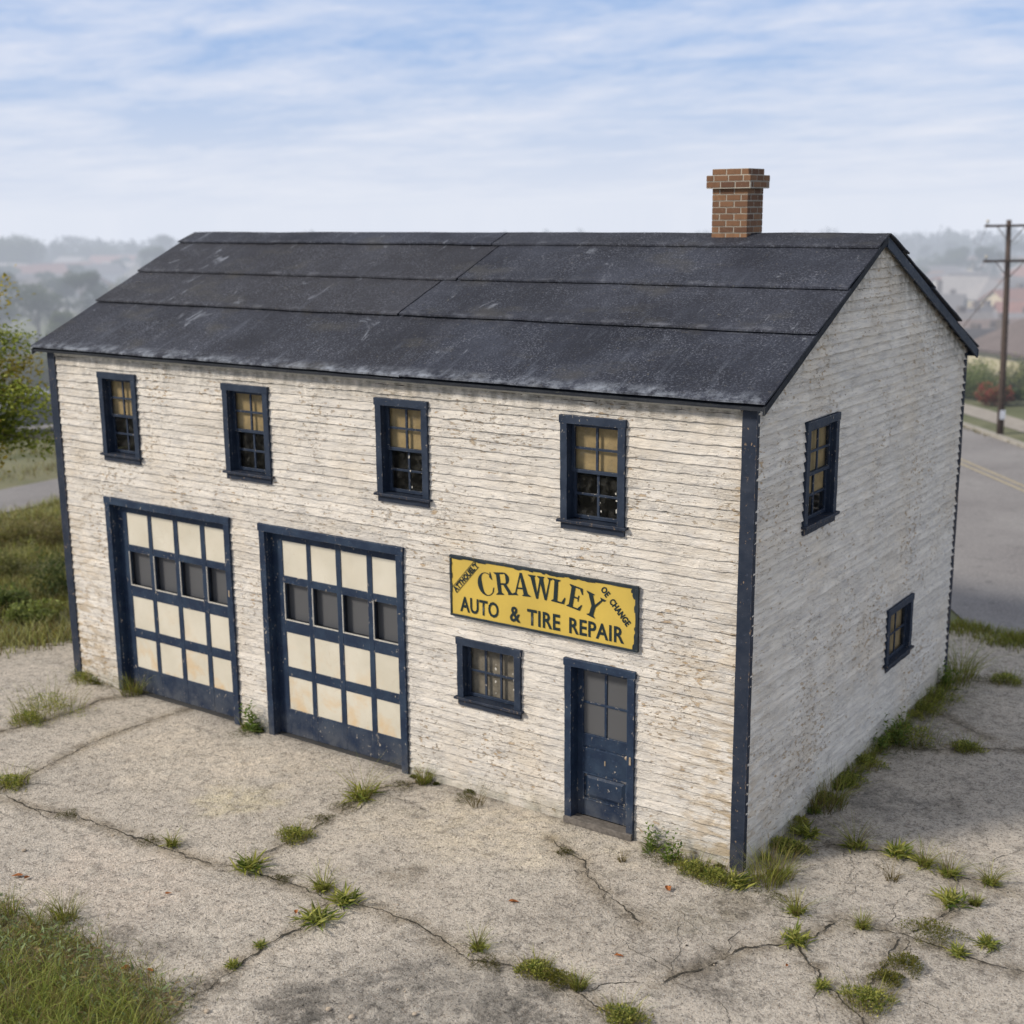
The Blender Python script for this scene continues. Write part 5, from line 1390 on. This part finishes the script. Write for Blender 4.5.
# far wood as one mass
def far_wood():
    parts = []
    r = np.random.default_rng(44)
    for k in range(420):
        px = r.uniform(-150, 1180); d = r.uniform(400, 510); x, y = polar(px, d); z = hz(x, y); w_ = r.uniform(5, 12); h_ = r.uniform(3.0, 6.0)*(1.3 if r.random() < .15 else 1)
        m = 70; u = r.normal(0, 1, (m, 3)); u /= np.linalg.norm(u, axis=1, keepdims=True)
        P = np.array([x, y, z+h_*0.45])+u*np.array([w_/2, w_/2, h_*0.55])
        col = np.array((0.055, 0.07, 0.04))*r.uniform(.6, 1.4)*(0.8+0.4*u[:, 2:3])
        parts.append(mkleaves(P, r.normal(0, 1, (m, 3)), r.uniform(1.0, 2.4, m), r.uniform(.9, 2, m), col, r))
    V_, F_, C_ = join(parts); me_ = np_mesh('far_wood', V_, F_, C_); return tag(link_mesh('far_wood', me_, MT['leaf']), kind='stuff')
far_wood()

# near tree at the left frame edge (its trunk stands outside the picture)
def near_tree():
    x, y = polar(-62, 27.0)
    e = empty('tree', (x, y, 0)); e.scale = (1.2, 1.2, 1.0); tag(e, 'leafy green and yellow tree reaching in at the left frame edge', 'tree')
    r = np.random.default_rng(71); zc = 3.3; parts = []; mb = MB()
    mb.tube([(0, 0, -0.2), (0.05, 0, 1.2), (-0.05, 0.05, 2.4), (0, 0, 4.2), (0.1, 0, 6.0)], [0.16, 0.13, 0.11, 0.08, 0.03], 10)
    for k in range(46):
        a = r.uniform(0, 6.28); z0 = r.uniform(2.5, 5.6); L = r.uniform(1.0, 2.05)*(1.1-abs(z0-3.6)/4.5); up = r.uniform(-0.05, 0.6)
        dr = np.array([math.cos(a), math.sin(a), up]); p0 = np.array([0, 0, z0]); p1 = p0+dr*L*0.5+np.array([0, 0, .08]); p2 = p0+dr*L-np.array([0, 0, .12*L])
        mb.tube([tuple(p0), tuple(p1), tuple(p2)], [0.028, 0.015, 0.004], 5)
        n = 520; t = r.uniform(0.25, 1.05, n)[:, None]
        P = p0+(p1-p0)*np.minimum(t*2, 1)+(p2-p1)*np.clip(t*2-1, 0, 1)+r.normal(0, 1, (n, 3))*np.array([.13, .13, .11])*(0.6+t)
        q = r.random((n, 1)); yel = 1 if r.random() < .3 else 0
        c0, c1 = ((0.14, 0.19, 0.03), (0.32, 0.34, 0.07)) if not yel else ((0.32, 0.28, 0.05), (0.48, 0.36, 0.09))
        col = (np.array(c0)*(1-q)+np.array(c1)*q)*r.uniform(.6, 1.3, (n, 1))
        parts.append(mkleaves(P, r.normal(0, 1, (n, 3))+dr, r.uniform(.06, .12, n), r.uniform(.04, .075, n), col, r))
    V_, F_, C_ = join(parts); me_ = np_mesh('crown', V_, F_, C_); link_mesh('crown', me_, MT['leaf'], e)
    mb.build('trunk', MT['bark'], e)
near_tree()

# hedge and flowers by the pole
random.seed(5)
HG = [((-1.5+0, 19.9), 1.2, 1.3, 0), ((0, 0), 0, 0, 0)]
hl = [(-46, 20.3, 1.2, 1.5, 'green', 'green hedge shrub beyond the sidewalk, hidden side near the building'),
      (-43.5, 20.8, 1.3, 1.4, 'green', 'green hedge shrub left of the pink flowering one'),
      (-39.2, 19.8, 0.6, 1.1, 'pink', 'magenta flowering shrub beyond the sidewalk'),
      (-40, 21.6, 1.4, 1.9, 'olive', 'olive shrub behind the pink flowers'),
      (-38, 20.8, 1.5, 1.9, 'green', 'tall green shrub left of the utility pole'),
      (-36.6, 22.6, 1.7, 2.4, 'olive', 'tall olive shrub behind the utility pole'),
      (-35.2, 20.6, 0.9, 0.9, 'dark', 'low dark shrub right behind the pole foot'),
      (-34.0, 21.6, 1.5, 1.8, 'green', 'green shrub right of the utility pole'),
      (-35.0, 19.9, 0.8, 1.0, 'red', 'red flowering shrub at the right frame edge by the pole'),
      (-31.2, 21.4, 1.5, 1.6, 'dark', 'dark shrub at the right frame edge beyond the sidewalk'),
      (-29.4, 20.6, 1.2, 1.4, 'green', 'green shrub outside the right frame edge')]
cc = {'green': ((0.05, 0.08, 0.03), (0.13, 0.15, 0.06)), 'olive': ((0.10, 0.11, 0.045), (0.19, 0.185, 0.09)), 'dark': ((0.025, 0.045, 0.022), (0.06, 0.085, 0.035)), 'pink': ((0.38, 0.06, 0.16), (0.08, 0.09, 0.04)), 'red': ((0.28, 0.05, 0.05), (0.07, 0.08, 0.035))}
for (s_, o_, r_, h_, c_, lab) in hl:
    bush(0, 0, r_, h_, lab, *cc[c_], n=1200, leaf=0.14, xy=rd(s_, o_))

random.seed(58)
for k in range(26):
    px = random.uniform(940, 1060); d = random.uniform(60, 78); x, y = polar(px, d); c_ = random.choice(['green', 'olive', 'dark', 'green'])
    sd += 1; r_ = random.uniform(0.9, 1.8)
    plant('shrub', m_bush(r_, random.uniform(1.2, 2.6), 900, 0.18, *cc[c_], sd), x, y, 'leafy garden shrub among others between the sidewalk and the first houses', 'shrub', 'garden shrubs before the first houses', z=hz(x, y)-.05)
# utility pole ------------------------------------------------------------------
px_, py_ = gp(1000, 434, 0.09); pole = empty('utility_pole', (px_, py_, 0.08), YAW+0.12)
tag(pole, 'brown wooden utility pole with two crossarms beside the sidewalk', 'utility pole')
mb = MB(); LX = -0.22
mb.tube([(0, 0, -0.1), (LX*.3, 0, 2.5), (LX*.65, 0, 5.0), (LX, 0, 6.90)], [0.115, 0.10, 0.088, 0.075], 14); mb.build('pole', MT['pole'], pole, smooth=True)
for (z, L, pins) in ((6.72, 0.85, 2), (5.62, 0.85, 2)):
    mb = MB(); xo = LX*z/7.2
    mb.box(xo-L, xo+L, -0.13, -0.06, z-0.04, z+0.04, 6, 0.004); arm = mb.build('crossarm', MT['pole'], pole)
    mb = MB()
    for sx_ in (-1, 1): mb.tube([(xo+sx_*L*.55, -0.16, z-0.03), (xo, -0.13, z-0.55)], 0.014, 6)
    mb.build('brace', MT['pole'], arm)
    for x_ in ((-L+0.08), (L-0.08)) if pins == 2 else ((-L+0.08), -L*.45, (L-0.08)):
        mb = MB(); mb.tube([(xo+x_, -0.105, z+0.03), (xo+x_, -0.105, z+0.11), (xo+x_, -0.105, z+0.12), (xo+x_, -0.105, z+0.17), (xo+x_, -0.105, z+0.20)], [0.014, 0.014, 0.05, 0.045, 0.02], 10)
        mb.build('insulator', MT['bead'], arm, smooth=True)
mb = MB(); mb.box(-0.12, 0.06, -0.150, -0.135, 0.52, 0.82); mb.build('notice', MT['tag'], pole)
mb = MB(); mb.tube([(LX*.7, 0, 5.2), (-1.4, 0.6, 3.3), (-3.3, 1.4, 1.2)], 0.012, 5); mb.build('guy_wire', MT['pole'], pole)
for k, (x_, z_) in enumerate(((-0.97, 6.9), (0.57, 6.9), (-0.94, 5.8), (0.60, 5.8))):
    P = []
    for t in np.linspace(0, 1, 14): P.append((x_+t*14, -0.105+t*30, z_-1.2*4*t*(1-t)*0.6-1.0*t))
    mb = MB(); mb.tube(P, 0.007, 4); mb.build('wire', MT['pole'], pole)

# houses -------------------------------------------------------------------------
def house(px, d, rz, wx, wy, hw_, rh, wc, rc, label, detail=2, hip=False, group=None, zoff=0.0):
    x, y = polar(px, d); e = empty('house', (x, y, hz(x, y)+zoff), YAW+rz); tag(e, label, 'house', group)
    def colmesh(mb, name, c, par):
        o = mb.build(name, MT['vcol'], par); me_ = o.data
        a = me_.attributes.new('col', 'FLOAT_COLOR', 'POINT'); a.data.foreach_set('color', np.tile([*c, 1], len(me_.vertices)).astype(np.float32)); return o
    mb = MB(); mb.box(-wx/2, wx/2, -wy/2, wy/2, -1.5, hw_)
    if not hip:
        for sx_ in (-1, 1):
            t = [(sx_*wx/2, -wy/2, hw_), (sx_*wx/2, wy/2, hw_), (sx_*wx/2, 0, hw_+rh)]; mb.poly(t if sx_ > 0 else t[::-1])
    wall = colmesh(mb, 'wall', wc, e)
    o_ = 0.4; mb = MB(); a, b = wx/2+o_, wy/2+o_; rx = (a if not hip else max(0.3, a-b)); t_ = 0.12
    z0 = hw_-o_*rh/(wy/2); z1 = hw_+rh
    for dz, fl in ((t_, False), (0.0, True)):
        A, B, C_, D_ = (-a, -b, z0+dz), (a, -b, z0+dz), (a, b, z0+dz), (-a, b, z0+dz); E, F_ = (-rx, 0, z1+dz), (rx, 0, z1+dz)
        fs = [[A, B, F_, E], [C_, D_, E, F_]]
        if hip: fs += [[B, C_, F_], [D_, A, E]]
        for f_ in fs: mb.poly(f_[::-1] if fl else f_)
    for p, q in (((-a, -b), (a, -b)), ((a, b), (-a, b))): mb.quad((*p, z0), (*q, z0), (*q, z0+t_), (*p, z0+t_))
    if not hip:
        for sx_ in (-1, 1):
            for sy2 in (-1, 1): mb.quad((sx_*a, sy2*b, z0), (sx_*a, 0, z1), (sx_*a, 0, z1+t_), (sx_*a, sy2*b, z0+t_))
    roof_ = colmesh(mb, 'roof', rc, e)
    if detail >= 1:
        n = max(2, int(wx/2.6))
        for k in range(n):
            xx = -wx/2+wx*(k+.5)/n
            m2 = MB(); m2.box(xx-0.5, xx+0.5, -wy/2-0.05, -wy/2+0.02, hw_*0.38, hw_*0.78); m2.box(xx-0.45, xx+0.45, -wy/2-0.055, -wy/2-0.05, hw_*.42, hw_*.74)
            wf = colmesh(m2, 'window', tuple(min(.8, v*1.2+.1) for v in wc), e)
            m3 = MB(); m3.quad((xx-.42, -wy/2-0.06, hw_*.42), (xx+.42, -wy/2-0.06, hw_*.42), (xx+.42, -wy/2-0.06, hw_*.74), (xx-.42, -wy/2-0.06, hw_*.74)); m3.build('pane', MT['winglass'], wf)
        m2 = MB(); m2.box(wx*.22, wx*.22+.6, .3, .9, hw_+rh*.3, hw_+rh+.6); colmesh(m2, 'chimney', (.13, .11, .10), roof_)
    if detail >= 2:
        m2 = MB(); m2.box(wx/2, wx/2+0.05, -0.5, 0.5, 0, 2.05); colmesh(m2, 'door', (.2, .12, .08), e)
        for yy_ in (-wy*.3, wy*.3):
            m2 = MB(); m2.box(wx/2, wx/2+0.06, yy_-.5, yy_+.5, hw_*.38, hw_*.78); wf = colmesh(m2, 'window', (.6, .6, .55), e)
            m3 = MB(); m3.quad((wx/2+.065, yy_-.42, hw_*.42), (wx/2+.065, yy_+.42, hw_*.42), (wx/2+.065, yy_+.42, hw_*.74), (wx/2+.065, yy_-.42, hw_*.74)); m3.build('pane', MT['winglass'], wf)
    return e
GRY, BRN, DRK = (0.20, 0.185, 0.18), (0.22, 0.17, 0.15), (0.10, 0.10, 0.11)
house(1030, 74, 0.35, 4.8, 4.4, 2.6, 1.5, (0.46, 0.42, 0.29), (0.15, 0.125, 0.12), 'pale yellow house with brown roof behind the utility pole', 2, hip=True, zoff=1.3)
house(975, 80, -0.5, 6.0, 5.5, 2.6, 1.9, (0.42, 0.33, 0.28), GRY, 'grey-roofed house between the gable and the utility pole', 1, hip=True)
house(950, 88, 0.3, 5.0, 5.0, 2.4, 1.5, (0.36, 0.07, 0.08), DRK, 'red-walled house with dark roof beside the gable corner', 1)
house(1040, 78, -0.2, 9, 7, 3.0, 2.2, (0.45, 0.42, 0.38), DRK, 'dark-roofed house at the right frame edge', 1)
house(985, 95, 0.6, 8, 7, 3.0, 2.4, (0.40, 0.35, 0.33), (0.17, 0.15, 0.15), 'dark brown hipped roof in the middle of the right slope', 1, hip=True)
house(962, 105, -0.1, 8, 6, 2.8, 1.8, (0.55, 0.38, 0.30), GRY, 'pinkish house with grey roof left of the pole', 1)
house(1008, 112, 0.2, 9, 7, 3.0, 2.0, (0.48, 0.46, 0.43), BRN, 'grey-walled house with brown roof just behind the pole', 1)
house(935, 120, 0.1, 8, 6, 2.8, 1.8, (0.5, 0.45, 0.4), GRY, 'pale house half hidden by the gable roof', 1)
random.seed(77)
for k, (px, d, wc, rc, lab) in enumerate([
    (992, 84, (0.35, 0.30, 0.28), (0.11, 0.10, 0.10), 'dark grey roof directly left of the utility pole, low on the slope'),
    (968, 92, (0.60, 0.58, 0.56), (0.26, 0.22, 0.21), 'white-walled house with greyish roof just right of the gable corner'),
    (1016, 98, (0.30, 0.24, 0.22), (0.17, 0.12, 0.11), 'brown house with brown roof above the yellow one'),
    (945, 100, (0.40, 0.30, 0.28), (0.13, 0.13, 0.14), 'dark-roofed house peeping over the gable eave'),
    (980, 116, (0.62, 0.60, 0.60), (0.32, 0.20, 0.16), 'white house with faded red roof left of the pole, mid slope'),
    (1000, 128, (0.45, 0.35, 0.30), (0.20, 0.19, 0.20), 'small pinkish house with slate roof crossed by the pole'),
    (955, 130, (0.58, 0.52, 0.46), (0.15, 0.14, 0.15), 'tan house with dark roof above the gable eave, mid slope'),
    (1020, 140, (0.60, 0.57, 0.54), (0.30, 0.16, 0.13), 'white house with reddish roof at the right frame edge, mid slope')]):
    house(px, d, random.uniform(-.6, .6), random.uniform(4.5, 6), random.uniform(4, 5), 2.5, random.uniform(1.4, 2.0), wc, rc, lab, 1, k % 3 == 0, zoff=0.4)
random.seed(31)
wcs = [((0.62, 0.60, 0.58), 'white'), ((0.50, 0.34, 0.28), 'pinkish'), ((0.45, 0.42, 0.38), 'grey'), ((0.52, 0.44, 0.30), 'tan')]
rcs = [((0.30, 0.15, 0.11), 'red'), ((0.16, 0.15, 0.15), 'dark'), ((0.30, 0.28, 0.27), 'grey'), ((0.24, 0.17, 0.14), 'brown')]
for k in range(46):
    px = random.uniform(915, 1090); d = 120+190*(k/46)+random.uniform(-8, 8)
    (wc, wn), (rc, rn) = random.choice(wcs), random.choice(rcs)
    house(px, d, random.uniform(-.7, .7), random.uniform(4.5, 7.5), random.uniform(4, 6), random.uniform(2.4, 3.2), random.uniform(1.3, 2.1), wc, rc,
          'hazy %s house with %s roof on the far right slope' % (wn, rn), 1 if d < 170 else 0, random.random() < .4, 'hazy houses on the far right slope')
for k in range(16):
    px = random.uniform(-60, 180); d = random.uniform(200, 400)
    (wc, wn), (rc, rn) = random.choice(wcs), random.choice(rcs)
    house(px, d, random.uniform(-.7, .7), random.uniform(8, 13), random.uniform(6, 8), 3.0, 1.9, wc, rc, 'hazy %s house with %s roof on the far left slope' % (wn, rn), 0, False, 'hazy houses on the far left slope')

# parked car by the dusty bay (blurred grey shape) -------------------------------------
def car(x, y, rz):
    e = empty('parked_car', (x, y, hz(x, y)), rz); tag(e, 'dull grey parked car on the track beyond the left lane', 'car')
    prof = [(-2.1, .35), (-2.15, .75), (-1.95, .88), (-1.35, .95), (-0.85, 1.38), (0.55, 1.42), (1.15, .98), (1.95, .85), (2.12, .65), (2.1, .35)]
    mb = MB(); n = len(prof)
    for (ya, yb) in ((-.82, .82),):
        L_ = [(a, ya+(0.12 if z_ > 1 else 0), z_) for a, z_ in prof]; R_ = [(a, yb-(0.12 if z_ > 1 else 0), z_) for a, z_ in prof]
        mb.poly(L_[::-1][::-1]); mb.poly(R_[::-1])
        for k in range(n): mb.quad(L_[(k+1) % n], L_[k], R_[k], R_[(k+1) % n])
    o = mb.build('body', mat_simple('dull_grey_paint', (0.22, 0.22, 0.23), .1, 3, .4), e, bevel=0.05)
    mb = MB()
    for s_ in (-1, 1):
        yy_ = s_*.77; mb.poly([(-1.2, yy_*1.03, .98), (1.0, yy_*1.03, .98), (.5, .72*s_, 1.33), (-.8, .72*s_, 1.33)][::s_])
    mb.build('window', MT['winglass'], e)
    for a in (-1.35, 1.35):
        for s_ in (-1, 1):
            mb = MB(); mb.tube([(a, s_*.66, .32), (a, s_*.85, .32)], .32, 16); wh = mb.build('wheel', MT['fascia'], e)
            mb = MB(); mb.tube([(a, s_*.85, .32), (a, s_*.862, .32)], .17, 12); mb.build('rim', MT['kerb'], wh)
x, y = gp(36, 432); car(x, y, R(70))

# litter --------------------------------------------------------------------------
rr = random.Random(12)
def leaf_litter(px, py, s_, label, mat='deadleaf'):
    x, y = gp(px, py); mb = MB(); n = 9; out = []
    for k in range(n):
        a = 2*math.pi*k/n; r_ = s_*rr.uniform(.6, 1.1)*(1.5 if k == 0 else 1); out.append((r_*math.cos(a), r_*.6*math.sin(a), 0.012+abs(math.sin(a))*s_*.35+rr.uniform(0, .01)))
    for k in range(n): mb.poly([(0, 0, 0.014), out[k], out[(k+1) % n]])
    o = mb.build('fallen_leaf', MT[mat], loc=(x, y, 0.0), rz=rr.uniform(0, 6)); tag(o, label, 'leaf')
leaf_litter(513, 903, .055, 'orange brown fallen leaf alone in the middle of the concrete'); leaf_litter(618, 957, .045, 'dark fallen leaf on the concrete below the door')
leaf_litter(668, 890, .07, 'reddish brown leaf on the concrete right of the door'); leaf_litter(18, 877, .06, 'brown curled leaf at the left edge above the turf')
leaf_litter(27, 879, .045, 'second curled leaf touching the brown one at the left edge'); leaf_litter(125, 970, .06, 'orange curled leaf at the turf rim'); leaf_litter(150, 972, .045, 'small red brown leaf at the turf rim')
leaf_litter(296, 913, .04, 'small red brown leaf left of the middle crack junction'); leaf_litter(168, 895, .04, 'small dark leaf on the left slab'); leaf_litter(787, 967, .03, 'tiny orange leaf on the lower right slab')
def pebble(px, py, s_, label):
    x, y = gp(px, py); bm = bmesh.new(); bmesh.ops.create_icosphere(bm, subdivisions=2, radius=s_)
    for v in bm.verts:
        v.co *= 1+0.25*mnoise.noise(v.co*20+Vector((px, py, 0))); v.co.z *= 0.55
    me_ = bpy.data.meshes.new('pebble'); bm.to_mesh(me_); bm.free(); me_.polygons.foreach_set('use_smooth', [True]*len(me_.polygons))
    o = link_mesh('pebble', me_, MT['pebble'], loc=(x, y, s_*0.4)); o.rotation_euler = (0, 0, px); tag(o, label, 'pebble')
pebble(329, 1010, .030, 'tan pebble at the bottom edge, left of the pair'); pebble(352, 1018, .034, 'larger tan pebble at the bottom edge of the picture'); pebble(415, 1015, .026, 'small pale pebble at the bottom edge, rightmost')
pebble(24, 851, .028, 'dark round pebble on the left slab'); pebble(113, 836, .022, 'small dark pebble just below the long crack'); pebble(207, 1012, .030, 'dark pebble at the bottom near the turf'); pebble(398, 905, .015, 'tiny pebble by the middle crack')
for k in range(120):
    px, py = rr.uniform(20, 1010), rr.uniform(800, 1020); x, y = gp(px, py)
    if -W-.1 < x < .1 and -.1 < y < D: continue
    if k == 0 or True:
        bm = bmesh.new(); bmesh.ops.create_icosphere(bm, subdivisions=1, radius=rr.uniform(.005, .013))
        for v in bm.verts: v.co *= 1+0.3*mnoise.noise(v.co*60+Vector((k, 0, 0))); v.co.z *= .6
        me_ = bpy.data.meshes.new('stone_chip'); bm.to_mesh(me_); bm.free()
        o = link_mesh('stone_chip', me_, MT['pebble'] if k % 3 else MT['crack'], loc=(x, y, .006)); tag(o, 'tiny stone chip lying loose on the concrete lot', 'stone chip', 'loose stone chips on the concrete')

# ------------------------------------------------------------------ haze painted into far materials
# aerial perspective: haze colour mixed in as emission, by distance from the shop
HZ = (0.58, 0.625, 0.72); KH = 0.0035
def paint_haze(m):
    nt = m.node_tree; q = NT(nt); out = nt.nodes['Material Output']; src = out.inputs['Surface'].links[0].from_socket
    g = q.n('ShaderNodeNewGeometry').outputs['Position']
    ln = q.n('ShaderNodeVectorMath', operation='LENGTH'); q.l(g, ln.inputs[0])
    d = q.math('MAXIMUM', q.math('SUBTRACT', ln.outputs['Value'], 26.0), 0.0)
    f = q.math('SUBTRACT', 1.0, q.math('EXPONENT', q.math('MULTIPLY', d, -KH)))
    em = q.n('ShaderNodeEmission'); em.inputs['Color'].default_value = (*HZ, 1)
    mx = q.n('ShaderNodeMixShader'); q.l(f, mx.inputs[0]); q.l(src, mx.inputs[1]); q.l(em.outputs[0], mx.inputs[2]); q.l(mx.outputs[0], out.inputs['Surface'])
for k in ('ground', 'asphalt', 'walk', 'kerb', 'dust', 'yellow', 'vcol', 'winglass', 'leaf', 'bark', 'pole'): paint_haze(MT[k])

# ------------------------------------------------------------------ light
sun_dir = Vector((-0.52, -0.66, 0.62)).normalized()
el = math.asin(sun_dir.z); az = math.atan2(sun_dir.x, sun_dir.y)
L = bpy.data.lights.new('sun', 'SUN'); L.energy = 3.5; L.angle = R(10); L.color = (1.0, 0.91, 0.79)
lo = bpy.data.objects.new('sun', L); COL.objects.link(lo); lo.rotation_euler = (-sun_dir).to_track_quat('-Z', 'Y').to_euler(); lo.location = (-20, -25, 30)
w = bpy.data.worlds.new('World'); sc.world = w; w.use_nodes = True; nt = w.node_tree; q = NT(nt)
bg = nt.nodes['Background']
sky = q.n('ShaderNodeTexSky', sky_type='NISHITA'); sky.sun_disc = False; sky.sun_elevation = el; sky.sun_rotation = az % (2*math.pi)
sky.air_density = 1.0; sky.dust_density = 1.5; sky.ozone_density = 2.0; sky.altitude = 100
tc = q.n('ShaderNodeTexCoord'); sx = q.n('ShaderNodeSeparateXYZ'); q.l(tc.outputs['Generated'], sx.inputs[0])
zc = q.math('ADD', q.math('MAXIMUM', sx.outputs['Z'], 0.0), 0.10)
cb = q.n('ShaderNodeCombineXYZ'); q.l(q.math('DIVIDE', sx.outputs['X'], zc), cb.inputs[0]); q.l(q.math('DIVIDE', sx.outputs['Y'], zc), cb.inputs[1])
mp = q.n('ShaderNodeMapping'); mp.inputs['Rotation'].default_value = (0, 0, -YAW); mp.inputs['Scale'].default_value = (0.75, 1.1, 1); q.l(cb.outputs[0], mp.inputs['Vector'])
n1 = q.noise(mp.outputs['Vector'], 0.95, 9, 0.62, 0.35); n2 = q.noise(mp.outputs['Vector'], 4.2, 8, 0.66, 0.6)
cl = q.math('ADD', q.math('MULTIPLY', n1, 0.72), q.math('MULTIPLY', n2, 0.28))
cf = q.mr(cl, 0.41, 0.63, 0.12, 0.9)
WS = 0.10
blue = q.mix(0.75, sky.outputs[0], (0.33/WS, 0.52/WS, 0.90/WS))
c = q.mix(cf, blue, (0.80/WS, 0.83/WS, 0.93/WS))
hf = q.mr(sx.outputs['Z'], 0.11, 0.0, 0.0, 0.92)
c = q.mix(hf, c, (0.78/WS, 0.82/WS, 0.91/WS))
# grey added to the unseen upper sky to make its light less blue
c = q.mix(q.mr(sx.outputs['Z'], 0.30, 0.55, 0.0, 0.75), c, (0.54/WS, 0.53/WS, 0.53/WS))
q.l(c, bg.inputs['Color']); bg.inputs['Strength'].default_value = WS
sc.cycles.max_bounces = 6; sc.cycles.volume_bounces = 0; sc.cycles.transparent_max_bounces = 8
sc.cycles.use_denoising = True
sc.cycles.sample_clamp_indirect = 4
